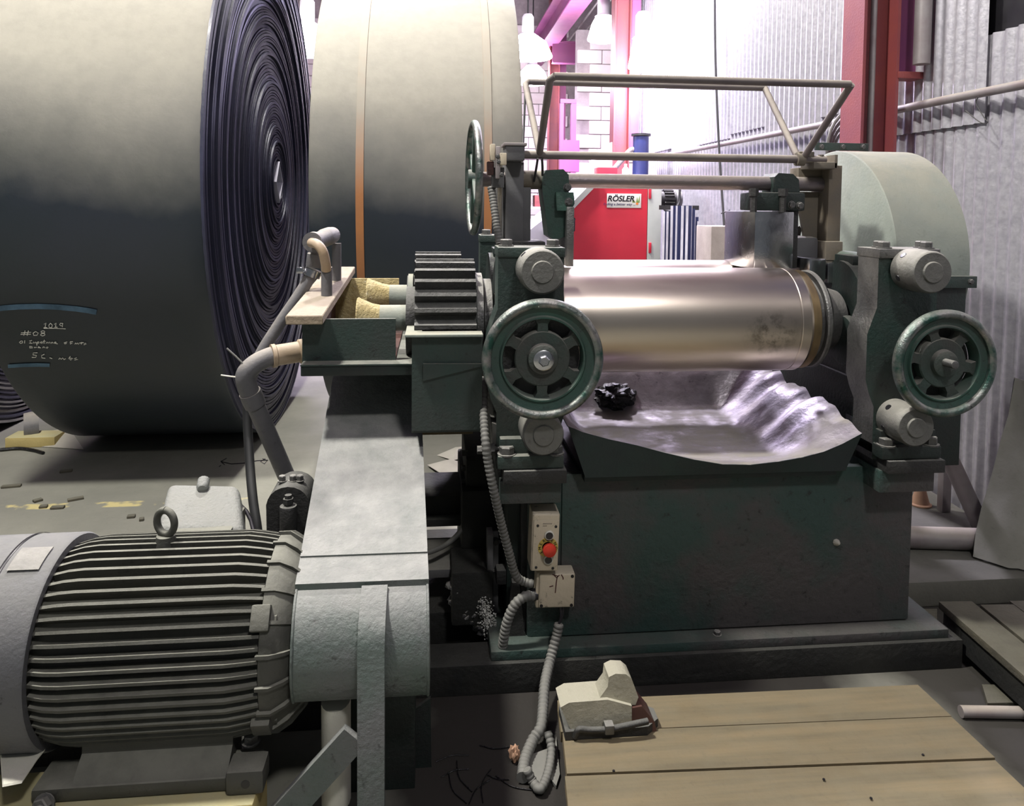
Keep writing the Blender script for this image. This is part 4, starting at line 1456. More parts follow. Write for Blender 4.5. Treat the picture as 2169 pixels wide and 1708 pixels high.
obj('support_shelf', bm, 'green_paint', dt)
for yy, pxl, lab in ((YR, 757, 'f'), (YR2, 778, 'r')):
    xc0, xcm, xf = P(pxl, 640, yy).x, P(pxl + 42, 640, yy).x, P(872, 640, yy).x
    zc = ZR + (.038 if yy > 2.7 else .01)
    bm = NB(); lathe(bm, [(.040, .004), (.066, .0), (.069, .004), (.064, .012), (.048, (xcm - xc0) * .75), (.043, xcm - xc0 + .01)], (xc0, yy, zc), (1, 0, 0), 32, cap=False)
    cn = obj('drip_cone', bm, 'lime_scale', mill, label='lime-crusted drip cone on the roll shaft end')
    bm = NB(); cyl(bm, (xcm - .01, yy, zc), (xf, yy, zc), .043, seg=28)
    obj('hollow_shaft', bm, 'gear_case', cn)
    bm = NB(); cyl(bm, (xf - .012, yy, zc), (xf + .006, yy, zc), .085, seg=32)
    obj('shaft_disc', bm, 'gear_case', cn)

# black pull cords on the trip bars
for pts in ([(1113, 185, 2.93), (1110, 260, 2.86), (1107, 330, 2.78), (1105, 384, 2.70)], [(1139, 336, 2.60), (1136, 356, 2.62), (1131, 384, 2.66)], [(1148, 336, 2.60), (1149, 352, 2.62), (1149, 372, 2.64)]):
    bm = NB(); tube(bm, smoothpath([P(*q) for q in pts], 5), .0042, 8)
    obj('pull_cord', bm, 'hose_black', trip)

# ================================================================== PAN UNDER THE ROLLS
pan = thing('drip_pan', 'dented sheet-metal drip pan under the steel rolls', 'pan', (0.84, 2.6, .645))
rimpx = [(1203, 903), (1235, 916), (1290, 931), (1350, 944), (1410, 960), (1470, 974), (1530, 984), (1590, 985), (1650, 978), (1700, 969), (1745, 957), (1785, 940), (1826, 918)]
rim = [P(a_, b_, 2.235) for a_, b_ in rimpx]


def rimz(x):
    for a_, b_ in zip(rim, rim[1:]):
        if x <= b_.x:
            s = max(0, (x - a_.x) / (b_.x - a_.x))
            return a_.z + (b_.z - a_.z) * s
    return rim[-1].z


bm = NB()
NX, NY = 60, 40
PX0, PX1, PY0, PY1 = rim[0].x, rim[-1].x, 2.235, 3.06
grid = []
for i in range(NX + 1):
    u = i / NX
    col_ = []
    for j in range(NY + 1):
        v = j / NY
        x = PX0 + (PX1 - PX0) * u
        yv = PY0 + (PY1 - PY0) * v
        z = .672 + .03 * v
        e = lambda t_: (t_ * t_ * (3 - 2 * t_)) if 0 < t_ < 1 else (1.0 if t_ >= 1 else 0.0)
        side_r = e((x - (PX1 - .235)) / .235)
        z += side_r ** .8 * (.150 + .012 * math.sin(yv * 34 + 6 * u) + .008 * math.sin(yv * 61))
        side_l = e(((PX0 + .14) - x) / .14)
        z += side_l * .16
        z += e((yv - 2.86) / .20) * .16 * (1 - .4 * side_r)
        fr = e(1 - (yv - PY0) / .16)
        z = z * (1 - fr) + max(rimz(x), .69) * fr
        n3 = noise.noise(Vector((x * 7, yv * 7, 2)))
        z += .007 * n3 * (1 - fr)
        col_.append(bm.verts.new((x, yv, z)))
    grid.append(col_)
for i in range(NX):
    for j in range(NY):
        bm.faces.new((grid[i][j], grid[i + 1][j], grid[i + 1][j + 1], grid[i][j + 1]))
tray = obj('tray', bm, 'pan_steel', pan, angle=60)
sm = tray.modifiers.new('thickness', 'SOLIDIFY'); sm.thickness = .003; sm.offset = -1
bm = NB()
bot = [P(1240 + (1790 - 1240) * k / 12, 1016, 2.25) for k in range(13)]
top = [v.copy() for v in rim]
A_ = [bm.verts.new((v.x, v.y - .002, v.z)) for v in top]
B_ = [bm.verts.new((v.x, v.y, .664)) for v in bot]
A2 = [bm.verts.new((v.x, v.y + .002, v.z)) for v in top]
B2 = [bm.verts.new((v.x, v.y + .004, .664)) for v in bot]
for k in range(12):
    bm.faces.new((A_[k], A_[k + 1], B_[k + 1], B_[k]))
    bm.faces.new((A2[k], B2[k], B2[k + 1], A2[k + 1]))
    bm.faces.new((A_[k], A2[k], A2[k + 1], A_[k + 1]))
    bm.faces.new((B_[k], B_[k + 1], B2[k + 1], B2[k]))
obj('front_apron', bm, 'pan_outer', pan)
bm = NB()
box(bm, PX0 + .06, PX1 - .06, 2.27, 3.0, .642, .664, .004)
obj('underside', bm, 'pan_outer', pan)
# lump of black rubber on the pan
rs = random.Random(5)
bm = NB()
c0 = P(1300, 818, 2.95)
bmesh.ops.create_icosphere(bm, subdivisions=4, radius=1.0)
for v in bm.verts:
    n_ = noise.noise(v.co * 2.2) * .35 + noise.noise(v.co * 5) * .25
    d_ = v.co.normalized() * (1 + n_)
    v.co = Vector((c0.x + d_.x * .075, 2.915 + d_.y * .065, c0.z - .034 + d_.z * .050))
obj('rubber_lump', bm, 'rubber_scrap', None, 'glossy black torn rubber lump lying in the drip pan', 'rubber')

# ================================================================== MOTOR
MY, MZ, MR = 1.90, .434, .232
mx0, mx1 = P(62, 1340, 1.70).x, P(548, 1340, 1.70).x
motor = thing('electric_motor', 'large dusty grey finned electric motor in front of the belt rolls', 'motor', (-.66, MY, .17))
bm = NB(); cyl(bm, (mx0 - .05, MY, MZ), (mx1 + .01, MY, MZ), MR - .036, seg=64)
obj('motor_body', bm, 'motor_paint', motor)
bm = NB()
L_ = mx1 - mx0
prism(bm, [(0, -.04), (L_, -.04), (L_, -.012), (L_ - .03, -.006), (L_ - .07, 0), (.07, 0), (.035, -.004), (0, -.014)], 'y', -.0035, .0035, .0016, 1)
FIN = finish(bm, 'cooling_fin', 'motor_paint')
for k in range(52):
    a_ = 2 * PI * (k + .5) / 52
    if -PI * .5 - .38 < (a_ if a_ < PI else a_ - 2 * PI) < -PI * .5 + .38:
        continue
    # local z = radial
    o = inst('cooling_fin', FIN, motor, (mx0, MY + MR * math.cos(a_) * -1, MZ + MR * math.sin(a_)))
    # fin's +z must point along (0,-cos a, sin a)
    o.rotation_euler = (math.atan2(math.cos(a_), math.sin(a_)), 0, 0)
# fan cowl
bm = NB()
cx0 = mx0 - .37
lathe(bm, [(.12, cx0 - .01), (MR - .03, cx0), (MR, cx0 + .03), (MR + .005, cx0 + .06), (MR + .008, mx0 - .006), (MR + .004, mx0), (MR - .014, mx0), (MR - .014, mx0 - .02)], (0, MY, MZ), (1, 0, 0), 72)
cw = obj('fan_cowl', bm, 'cowl_paint', motor)
bm = NB(); lathe(bm, [(MR + .009, mx0 - .115), (MR + .0098, mx0 - .113), (MR + .0098, mx0 - .110), (MR + .009, mx0 - .108)], (0, MY, MZ), (1, 0, 0), 72, cap=False)
obj('cowl_seam', bm, 'black_plastic', cw)
# name plate on top
a_ = P(72, 1148, MY - .08)
bm = NB()
for i in range(6):
    an0, an1 = PI / 2 + .15 + .30 * i / 6, PI / 2 + .15 + .30 * (i + 1) / 6
    vv = [bm.verts.new((x_, MY + (MR + r_) * math.cos(an), MZ + (MR + r_) * math.sin(an))) for r_ in (.010, .0125) for x_ in (mx0 - .095, mx0 - .025) for an in (an0, an1)]
    bm.faces.new((vv[4], vv[6], vv[7], vv[5]))
    bm.faces.new((vv[0], vv[4], vv[5], vv[1])); bm.faces.new((vv[2], vv[3], vv[7], vv[6]))
obj('name_plate', bm, 'worn_steel', cw)
# end shield with ribs and lugs
ex0 = mx1 - .005
bm = NB(); lathe(bm, [(MR - .03, ex0), (MR - .012, ex0 + .006), (MR - .012, ex0 + .03), (MR - .03, ex0 + .055), (MR - .055, ex0 + .085), (.11, ex0 + .10), (.06, ex0 + .115)], (0, MY, MZ), (1, 0, 0), 64)
es = obj('end_shield', bm, 'motor_paint', motor)
for k in range(20):
    an = 2 * PI * k / 20 + .08
    M = Matrix.Translation((0, MY, MZ)) @ Matrix.Rotation(an, 4, 'X')
    bm = NB(); prism(bm, [(ex0 + .0, MR - .05), (ex0 + .0, MR - .004), (ex0 + .03, MR - .004), (ex0 + .06, MR - .022), (ex0 + .094, MR - .060), (ex0 + .094, MR - .09)], 'y', -.004, .004, 0, 1, M)
    obj('shield_rib', bm, 'motor_paint', es)
for an in (.98, -.98 + .0, .98 + 1.2):
    M = Matrix.Translation((0, MY, MZ)) @ Matrix.Rotation(an, 4, 'X')
    bm = NB(); box(bm, ex0 - .015, ex0 + .028, -.028, .028, MR - .045, MR + .004, .005, 2, M)
    lathe(bm, [(.009, .028), (.009, .040), (0, .040)], M @ Vector((ex0, 0, MR - .022)), (1, 0, 0), 6)
    obj('shield_lug', bm, 'motor_paint', es)
bm = NB(); cyl(bm, (ex0 + .10, MY, MZ), (-.10, MY, MZ), .035, seg=24)
obj('motor_shaft', bm, 'worn_steel', motor)
# eye bolt
p = P(342, 1140, MY - .03)
zt_ = MZ + MR
bm = NB(); cyl(bm, (p.x, MY, zt_ - .02), (p.x, MY, zt_ + .012), .026, .022, seg=20)
c_ = Vector((p.x, MY, zt_ + .045))
tube(bm, [c_ + Vector((.024 * math.sin(2 * PI * q / 28), -.010 * math.sin(2 * PI * q / 28), .030 * math.cos(2 * PI * q / 28))) for q in range(29)], .009, 10, False)
obj('lifting_eye', bm, 'motor_paint', motor)
# terminal box behind
tb = NB()
YT = 2.10
q0, q1, q2, q3 = P(330, 1124, 2.03), P(516, 1126, 2.03), P(505, 1024, 2.21), P(356, 1021, 2.21)
nq = (q1 - q0).cross(q3 - q0).normalized()
if nq.z < 0:
    nq = -nq
fr_v = [tb.verts.new(q - nq * .0) for q in (q0, q1, q2, q3)]
bk_v = [tb.verts.new(Vector((q.x + (.012 if i in (1, 2) else -.004), q.y, q.z)) - nq * .11) for i, q in enumerate((q0, q1, q2, q3))]
tb.faces.new(fr_v); tb.faces.new(bk_v[::-1])
for k in range(4):
    tb.faces.new((fr_v[k], bk_v[k], bk_v[(k + 1) % 4], fr_v[(k + 1) % 4]))
bmesh.ops.recalc_face_normals(tb, faces=tb.faces)
bmesh.ops.bevel(tb, geom=list(tb.edges), offset=.022, segments=4, affect='EDGES', profile=.5)
tbo = obj('terminal_box', tb, 'terminal_paint', motor, label='pale grey terminal box')
bm = NB()
cm_ = (q0 + q1 + q2 + q3) / 4
ux, uy = (q1 - q0).normalized(), (q3 - q0).normalized()
rim_ = [cm_ + (q - cm_) * 1.03 - nq * .085 for q in (q0, q1, q2, q3)]
tube(bm, smoothpath(rim_ + [rim_[0]], 6), .006, 8)
obj('lid_seam', bm, 'black_plastic', tbo)
bm = NB(); box(bm, q0.x + .03, q1.x - .03, 1.98, 2.18, MZ + .12, MZ + .20, .008)
obj('box_neck', bm, 'motor_paint', tbo)
bm = NB()
p = P(431, 1018, 2.20)
d_ = (q0 - q3).normalized()
lathe(bm, [(.012, -.008), (.017, -.004), (.017, .022), (.012, .032), (0, .034)], p - nq * .004, d_, 14)
obj('lid_lug', bm, 'terminal_paint', tbo)
# feet
for s, yy in ((1, 1.70), (-1, 2.06)):
    fx0, fx1 = P(132, 1640, 1.66).x, P(470, 1640, 1.66).x
    bm = NB()
    y_a, y_b = (yy, yy + .10) if s > 0 else (yy - .0, yy + .09)
    prism(bm, [(y_a, .20), (y_a + .012, .215), (y_a + .05, .24), (y_a + .06, .33), (y_b + .03, .33), (y_b + .03, .17), (y_a, .17)], 'x', fx0, fx1, .005)
    ft = obj('motor_foot', bm, 'motor_paint', motor)
    bm = NB(); box(bm, fx0 - .085, fx1 + .065, y_a - .005, y_b - .01, .17, .202, .008)
    obj('foot_flange', bm, 'motor_paint', ft)
    bm = NB(); box(bm, fx1 + .0, fx1 + .085, y_a - .02, y_a + .05, .168, .225, .012)
    obj('foot_lug', bm, 'motor_paint', ft)
    bm = NB(); cyl(bm, (fx1 + .045, y_a - .0205, .196), (fx1 + .045, y_a + .01, .196), .010, seg=14)
    obj('lug_hole', bm, 'black_plastic', ft)
    inst('bolt', BOLT, ft, (fx1 + .035, y_a + .075, .225), scale=(.9, .9, .9))
    bm = NB(); hexbolt(bm, (fx0 - .052, y_a - .012, .172), (-.15, -.9, .35), .020, .022)
    cyl(bm, (fx0 - .052, y_a - .03, .176), (fx0 - .058, y_a - .075, .192), .012, seg=12)
    obj('slide_bolt', bm, 'worn_steel', ft)
# motor bed rails
bm = NB(); box(bm, -1.15, -.395, 1.655, 1.80, .0, .168, .006)
obj('timber_beam', bm, 'wood_yellow', None, 'pale yellow timber under the front motor foot', 'timber')
bm = NB(); box(bm, -1.15, -.54, 2.04, 2.19, .0, .168, .006)
obj('motor_rail', bm, 'dark_metal', None, 'dark steel rail under the rear motor foot', 'rail')
# bright sheet scrap under the fan cowl
bm = NB()
q = [P(0, 1598, 1.75), P(94, 1592, 1.75), P(78, 1612, 1.72), P(46, 1660, 1.66), P(5, 1668, 1.64)]
v_ = [bm.verts.new(x) for x in q] + [bm.verts.new(x + Vector((0, .004, .003))) for x in q]
bm.faces.new(v_[:5]); bm.faces.new(v_[5:][::-1])
for k in range(5):
    bm.faces.new((v_[k], v_[(k + 1) % 5], v_[5 + (k + 1) % 5], v_[5 + k]))
obj('plastic_sheet_scrap', bm, 'white_plastic', None, 'shiny pale plastic sheet scrap under the fan cowl', 'scrap')

# ================================================================== BELT GUARD
gd = thing('belt_guard', 'sloping sheet-metal belt guard beside the motor, pale dusty lid', 'guard', (-.18, 2.0, 0))
gx0, gx1 = P(630, 1250, 1.80).x, P(905, 1250, 1.80).x


def skew(vs):
    for v in vs:
        v.co.x -= .042 * (v.co.y - 1.80)


prof_ = [(1.800, .592), (1.760, .575), (1.727, .545), (1.702, .50), (1.690, .455), (1.692, .41), (1.705, .375), (1.722, .352), (2.00, .34), (2.16, .36), (2.80, .62), (2.86, .70), (2.85, .80), (2.78, .862)]
bm = NB(); vs = prism(bm, prof_, 'x', gx0, gx1); skew(vs)
obj('guard_case', bm, 'guard_paint', gd, angle=30)
bm = NB()
vs = prism(bm, [(1.783, .575), (1.783, .600), (2.785, .876), (2.79, .866), (1.795, .592), (1.795, .575)], 'x', gx0 - .003, gx1 + .003); skew(vs)
obj('guard_lid', bm, 'guard_paint', gd)
bm = NB()
vs = prism(bm, [(1.868, .6245), (1.868, .628), (1.885, .6325), (1.885, .629)], 'x', gx0 - .002, gx1 + .002); skew(vs)
obj('lid_seam', bm, 'guard_paint', gd)
for x_ in (gx0, gx1):
    bm = NB()
    pts = [Vector((x_, a_, b_)) for a_, b_ in prof_[:8]]
    pts = [Vector((v.x - .042 * (v.y - 1.8), v.y, v.z)) for v in pts]
    tube(bm, pts, .0035, 8)
    obj('edge_weld', bm, 'guard_paint', gd)
px0, px1 = P(757, 1350, 1.675).x, P(815, 1350, 1.675).x
bm = NB()
prism(bm, [(1.668, 0), (1.668, .500), (1.700, .552), (1.776, .594), (1.783, .582), (1.715, .540), (1.690, .490), (1.690, 0)], 'x', px0, px1, .003)
obj('guard_post', bm, 'guard_paint', gd)
q0, q1 = P(752, 1562, 1.675), P(600, 1730, 1.675)
d_ = (q1 - q0); d_.y = 0; d_ = d_.normalized(); n_ = Vector((-d_.z, 0, d_.x)) * .032
q1 = q0 + d_ * ((q0.z - 0.03) / -d_.z)
bm = NB()
prism(bm, [(q0.x + n_.x, q0.z + n_.z), (q0.x - n_.x, q0.z - n_.z), (q1.x - n_.x, q1.z - n_.z + .0), (q1.x + n_.x, q1.z + n_.z)], 'y', 1.672, 1.692, .003)
obj('guard_brace', bm, 'guard_paint', gd)
# lower side plate behind the post
bm = NB()
aa = lambda px, py, Y=1.95: (P(px, py, Y).x, P(px, py, Y).z)
prism(bm, [aa(912, 1480), aa(800, 1560), aa(800, 1612), aa(845, 1622), aa(914, 1640)], 'y', 1.95, 1.962)
obj('side_apron', bm, 'green_dark', gd)
bm = NB(); box(bm, gx0 + .09, gx1 - .03, 1.88, 1.99, 0, .35, .003)
obj('guard_stand', bm, 'green_dark', gd)
bm = NB(); box(bm, gx1 - .12, gx1 - .05, 2.7, 2.8, 0, .70, .003)
obj('rear_stand', bm, 'green_dark', gd)
# pale plastic offcut behind the brace
p0, p1 = P(676, 1500, 1.80), P(748, 1590, 1.80)
bm = NB()
tub = [((p0.x + p1.x) / 2 + .035 * math.cos(k * PI / 9 + PI), 1.80 + .05 * math.sin(k * PI / 9 + PI)) for k in range(10)]
for h0, h1 in ((p1.z - .12, p0.z + .02),):
    Aq = [bm.verts.new((x_, y_, h0)) for x_, y_ in tub]
    Bq = [bm.verts.new((x_, y_, h1)) for x_, y_ in tub]
    for k in range(9):
        bm.faces.new((Aq[k], Aq[k + 1], Bq[k + 1], Bq[k]))
    bm.faces.new(Aq); bm.faces.new(Bq[::-1])
    bm.faces.new((Aq[0], Bq[0], Bq[9], Aq[9]))
for v in bm.verts:
    if v.co.z < p1.z - .05:
        v.co.z = 0.171 if False else max(v.co.z, .0)
obj('plastic_offcut', bm, 'white_plastic', None, 'pale plastic pipe offcut with black marks behind the guard brace', 'offcut')
# pillow block bearing behind the motor
pb = thing('pillow_block', 'dark cast pillow block bearing between motor and belt guard', 'bearing', (P(617, 1100, 2.2).x, 2.2, 0))
c_ = P(617, 1090, 2.20)
bm = NB()
pts = [(c_.x - .058, c_.z - .12), (c_.x - .06, c_.z + .05)] + [(c_.x + .058 * math.cos(PI - k * PI / 10), c_.z + .05 + .05 * math.sin(PI - k * PI / 10)) for k in range(1, 10)] + [(c_.x + .06, c_.z + .05), (c_.x + .058, c_.z - .12)]
prism(bm, pts, 'y', 2.15, 2.28, .008)
obj('bearing_body', bm, 'dark_metal', pb)
bm = NB(); cyl(bm, (c_.x + .005, 2.13, c_.z - .02), (c_.x + .005, 2.13, c_.z + .055), .024, seg=20, bev=.003)
cyl(bm, (c_.x + .005, 2.13, c_.z + .05), (c_.x + .005, 2.13, c_.z + .085), .010, seg=8)
cyl(bm, (c_.x + .005, 2.13, c_.z + .06), (c_.x + .005, 2.13, c_.z + .075), .015, seg=6)
obj('grease_cup', bm, 'dark_metal', pb)
for dx in (-.05, .01, .05):
    inst('bolt', BOLT, pb, (c_.x + dx * .5, 2.2, c_.z + .098), scale=(.55, .55, .8))
bm = NB(); box(bm, c_.x - .10, c_.x + .10, 2.12, 2.30, 0, c_.z - .11, .006)
obj('bearing_stand', bm, 'dark_metal', pb)
bm = NB(); cyl(bm, (c_.x + .0, 2.12, c_.z - .085), (c_.x + .0, 2.12, c_.z - .045), .010, seg=10)
obj('stud', bm, 'worn_steel', pb)

# ================================================================== PIPES, PLANK
# plank across the drain trough
Pn0, Pn1 = P(607, 672, 2.34), P(686, 683, 2.34)
Pf0, Pf1 = P(690, 560, 3.10), P(750, 558, 3.10)
zpl = .0
bm = NB()
zn = P(740, 676, 2.40).z + .003
th_ = .028
zf_ = P(800, 590, 3.05).z + .003
tops = [Vector((Pn0.x, 2.32, 0)), Vector((Pn1.x, 2.32, 0)), Vector((Pf1.x, 3.14, 0)), Vector((Pf0.x, 3.14, 0))]
zz_ = lambda y_: zn + (zf_ - zn) * (y_ - 2.40) / (3.05 - 2.40)
lo_ = [bm.verts.new((v.x, v.y, zz_(v.y))) for v in tops]
hi_ = [bm.verts.new((v.x, v.y, zz_(v.y) + th_)) for v in tops]
bm.faces.new(lo_[::-1]); bm.faces.new(hi_)
for k in range(4):
    bm.faces.new((lo_[k], lo_[(k + 1) % 4], hi_[(k + 1) % 4], hi_[k]))
bmesh.ops.bevel(bm, geom=list(bm.edges), offset=.003, segments=1, affect='EDGES')
obj('wooden_plank', bm, 'wood_plank', None, 'weathered wooden plank laid across the drain trough', 'plank')
# tee manifold
mt = thing('pipe_manifold', 'plastic tee manifold feeding two bent pipes through the plank', 'pipe', tuple(P(690, 600, 2.70)))
c0, c1 = P(662, 513, 2.62), P(704, 498, 2.86)
bm = NB()
dd = c1 - c0
lathe(bm, [(.024, -.005), (.034, -.005), (.034, .02), (.029, .024), (.029, dd.length * .55), (.033, dd.length * .58), (.033, dd.length * .85), (.030, dd.length * .87), (.030, dd.length), (.02, dd.length)], c0, dd, 28, cap=True)
tee = obj('tee_body', bm, 'pvc_grey', mt)
cm = c0 + dd * .25
bm = NB(); c2 = P(664, 572, 2.68)
lathe(bm, [(.024, 0), (.024, .045), (.029, .05), (.029, .09), (.026, .095)], cm, c2 - cm, 24)
obj('tee_branch', bm, 'pvc_grey', tee)
bm = NB()
tube(bm, smoothpath([P(660, 514, 2.62) + Vector((0, -.005, 0)), P(672, 518, 2.58), P(684, 534, 2.57), P(690, 560, 2.58), P(691, 572, 2.59)], 8), .0165, 14)
obj('bent_pipe', bm, 'pvc_beige', mt, label='cream bent pipe')
bm = NB(); q = P(691, 570, 2.59)
cyl(bm, (q.x, 2.60, zz_(2.6) - .02), (q.x, 2.60, q.z + .005), .0185, seg=18)
obj('drop_pipe', bm, 'pvc_grey', mt)
bm = NB(); q = P(713, 510, 2.86)
cyl(bm, (q.x, 2.86, zz_(2.86) - .02), (q.x, 2.86, q.z - .01), .017, seg=18)
obj('drop_pipe', bm, 'pvc_grey', mt)
bm = NB(); c3 = P(662, 578, 2.68)
lathe(bm, [(.031, -.012), (.031, .012)], c3, (-.4, 0, -1), 24); box(bm, c3.x - .05, c3.x - .028, 2.65, 2.68, c3.z + .0, c3.z + .02, .002)
obj('hose_clamp', bm, 'bright_steel', mt)
# supply hose
bm = NB()
hp = [P(664, 574, 2.68), P(640, 615, 2.67), P(590, 690, 2.64), P(552, 752, 2.62), P(528, 815, 2.60), P(524, 880, 2.58), P(529, 980, 2.52), P(536, 1060, 2.46), P(546, 1130, 2.42), P(552, 1220, 2.40)]
pth = smoothpath(hp, 8)
hs = thing('water_hose', 'water line running from the hose clamp down behind the drain pipe', 'hose', tuple(hp[-1]))
tube(bm, pth[:34], .0205, 14)
obj('upper_pipe', bm, 'pvc_grey', hs, label='grey rigid upper length')
bm = NB(); tube(bm, pth[30:], [.015 + .0006 * min(i, 6) * 0 for i in range(len(pth) - 30)], 14)
obj('lower_hose', bm, 'hose_black', hs, label='black rubber lower length')
# drain pipe
dp = thing('drain_pipe', 'grey plastic drain pipe elbowing down from the drain trough', 'pipe', tuple(P(520, 800, 2.46)))
e0 = P(634, 744, 2.50)
bm = NB(); lathe(bm, [(.040, 0), (.040, .012), (.034, .016), (.034, .085), (.038, .088), (.038, .10)], e0 + Vector((.012, 0, 0)), P(585, 752, 2.47) - e0, 28)
obj('pipe_socket', bm, 'pvc_beige', dp, label='lime-stained socket')
bm = NB()
tube(bm, smoothpath([P(600, 750, 2.48), P(570, 757, 2.46), P(540, 772, 2.44), P(521, 793, 2.43), P(524, 818, 2.44), P(536, 848, 2.46)], 8), .031, 22)
obj('elbow', bm, 'pvc_grey', dp)
bm = NB()
q0, q1 = P(528, 828, 2.445), P(640, 1085, 2.62)
q1 = q0 + (q1 - q0) * 1.0
tube(bm, [q0, q1, q1 + (q1 - q0).normalized() * .30], .0285, 22)
obj('down_pipe', bm, 'pvc_grey', dp)
bm = NB(); lathe(bm, [(.034, 0), (.035, .02), (.034, .05)], q0 + (q1 - q0).normalized() * .005, q1 - q0, 24)
obj('pipe_collar', bm, 'pvc_grey', dp)
bm = NB(); tube(bm, [P(514, 770, 2.42), P(500, 756, 2.42), P(480, 738, 2.42)], .003, 6)
obj('cable_tie', bm, 'conduit_grey', dp)
bm = NB(); tube(bm, [P(508, 800, 2.42), P(490, 798, 2.42), P(468, 795, 2.42)], .0025, 6)
obj('cable_tie', bm, 'white_plastic', dp)

# ================================================================== DRIVE PARTS BETWEEN GUARD AND BASE
dr = thing('drive_gearbox', 'black greasy drive gearbox between belt guard and mill base', 'gearbox', (P(1020, 1150, 2.8).x, 2.8, 0))
bm = NB(); box(bm, P(985, 1000, 2.7).x, P(1055, 1000, 2.7).x, 2.62, 3.05, .0, P(1000, 958, 2.7).z, .01)
gb = obj('gearbox_body', bm, 'black_grime', dr)
bm = NB(); box(bm, P(975, 1100, 2.7).x, P(1055, 1000, 2.7).x, 2.58, 3.05, .0, P(1000, 1025, 2.65).z, .01)
obj('gearbox_step', bm, 'black_grime', dr)
for yy in (968, 1000, 1030):
    q = P(986, yy, 2.62)
    bm = NB(); cyl(bm, (q.x - .012, 2.66, q.z), (q.x + .01, 2.66, q.z), .011, seg=8)
    obj('case_bolt', bm, 'dark_metal', gb)
bm = NB(); box(bm, P(880, 1060, 2.75).x, P(985, 1060, 2.75).x, 2.70, 2.95, P(940, 1090, 2.75).z, P(940, 1040, 2.75).z, .006)
obj('coupling_cover', bm, 'black_grime', dr)
bm = NB(); box(bm, P(890, 1098, 2.70).x, P(985, 1098, 2.70).x, 2.66, 2.72, P(940, 1106, 2.7).z, P(940, 1091, 2.7).z, .003)
obj('cover_angle', bm, 'dark_metal', dr)
bm = NB(); box(bm, P(890, 1195, 2.55).x, P(1035, 1195, 2.55).x, 2.50, 2.75, P(940, 1225, 2.5).z, P(940, 1192, 2.55).z, .006)
obj('cross_beam', bm, 'grey_plate', dr)
bm = NB(); box(bm, P(1030, 1250, 2.46).x, P(1042, 1250, 2.46).x, 2.42, 2.48, .10, P(1036, 1122, 2.46).z, .002); box(bm, P(1042, 1250, 2.46).x, P(1056, 1250, 2.46).x, 2.47, 2.48, .10, P(1036, 1130, 2.46).z, .002)
obj('angle_post', bm, 'grey_plate', dr)
for (px, py) in ((1052, 1160), (1062, 1222), (1096, 1158), (1106, 1196)):
    q = P(px, py, 2.42)
    bm = NB(); hexbolt(bm, (q.x, 2.47, q.z), (0, -1, 0), .010, .02); cyl(bm, (q.x - .03, 2.46, q.z), (q.x + .02, 2.46, q.z), .006, seg=8)
    obj('stud_bolt', bm, 'dark_metal', dr)
bm = NB(); box(bm, P(1050, 1215, 2.44).x, P(1076, 1215, 2.44).x, 2.41, 2.46, P(1060, 1230, 2.44).z, P(1060, 1200, 2.44).z, .004)
obj('clamp_block', bm, 'dark_metal', dr)
bm = NB(); box(bm, -.05, P(1052, 1200, 2.6).x, 2.50, 3.05, 0, .12, .006)
obj('bed_frame', bm, 'black_grime', dr)
bm = NB(); box(bm, P(905, 1500, 2.3).x, P(1060, 1500, 2.3).x, 2.26, 2.36, .0, .09, .006)
obj('bed_bar', bm, 'black_grime', dr)
# greasy rubber clods and bright crumbs heaped against the angle post
rs = random.Random(11)
bm = NB(); bmesh.ops.create_icosphere(bm, subdivisions=1, radius=1)
CL = finish(bm, 'rubber_clod', 'black_grime')
bm = NB()
for k in range(150):
    px = rs.uniform(955, 1040)
    py = 1235 + (px - 955) * .95 + rs.uniform(-6, 48) * (1 - .2 * rs.random())
    q = P(px, min(py, 1352), 2.48 - rs.uniform(0, .06))
    r_ = rs.uniform(.006, .016)
    v0 = len(bm.verts)
    res = bmesh.ops.create_icosphere(bm, subdivisions=1, radius=r_)
    for v in res['verts']:
        v.co = Vector((v.co.x * 1.3, v.co.y, v.co.z * .9)) * (1 + .4 * noise.noise(v.co * 60 + Vector((k, 0, 0)))) + q
obj('rubber_clods', bm, 'grey_plate', None, 'heap of dusty black rubber clods under the drive beam', 'rubber heap', kind='stuff')
bm = NB()
for k in range(700):
    u_ = rs.random() ** .7
    px = 1020 + 30 * u_ + rs.gauss(0, 7)
    py = 1275 + 80 * u_ + rs.gauss(0, 9)
    q = P(min(px, 1050), py, 2.40 + rs.uniform(-.012, .012))
    res = bmesh.ops.create_icosphere(bm, subdivisions=0 if False else 1, radius=rs.uniform(.0018, .0034))
    for v in res['verts']:
        v.co += q
obj('rubber_crumbs', bm, 'rubber_crumb', None, 'heap of pale glittering crumbs beside the angle post', 'crumbs', kind='stuff')
bm = NB()
box(bm, P(955, 1300, 2.5).x, P(1040, 1300, 2.5).x, 2.41, 2.60, .12, .30, .01)
obj('catch_tray', bm, 'black_grime', dr)
# curved cable
bm = NB(); tube(bm, smoothpath([P(985, 1105, 2.62), P(972, 1130, 2.58), P(948, 1152, 2.55), P(915, 1168, 2.5), P(880, 1176, 2.5)], 8), .009, 10)
obj('drive_cable', bm, 'conduit_grey', None, 'grey cable curving from gearbox to belt guard', 'cable')
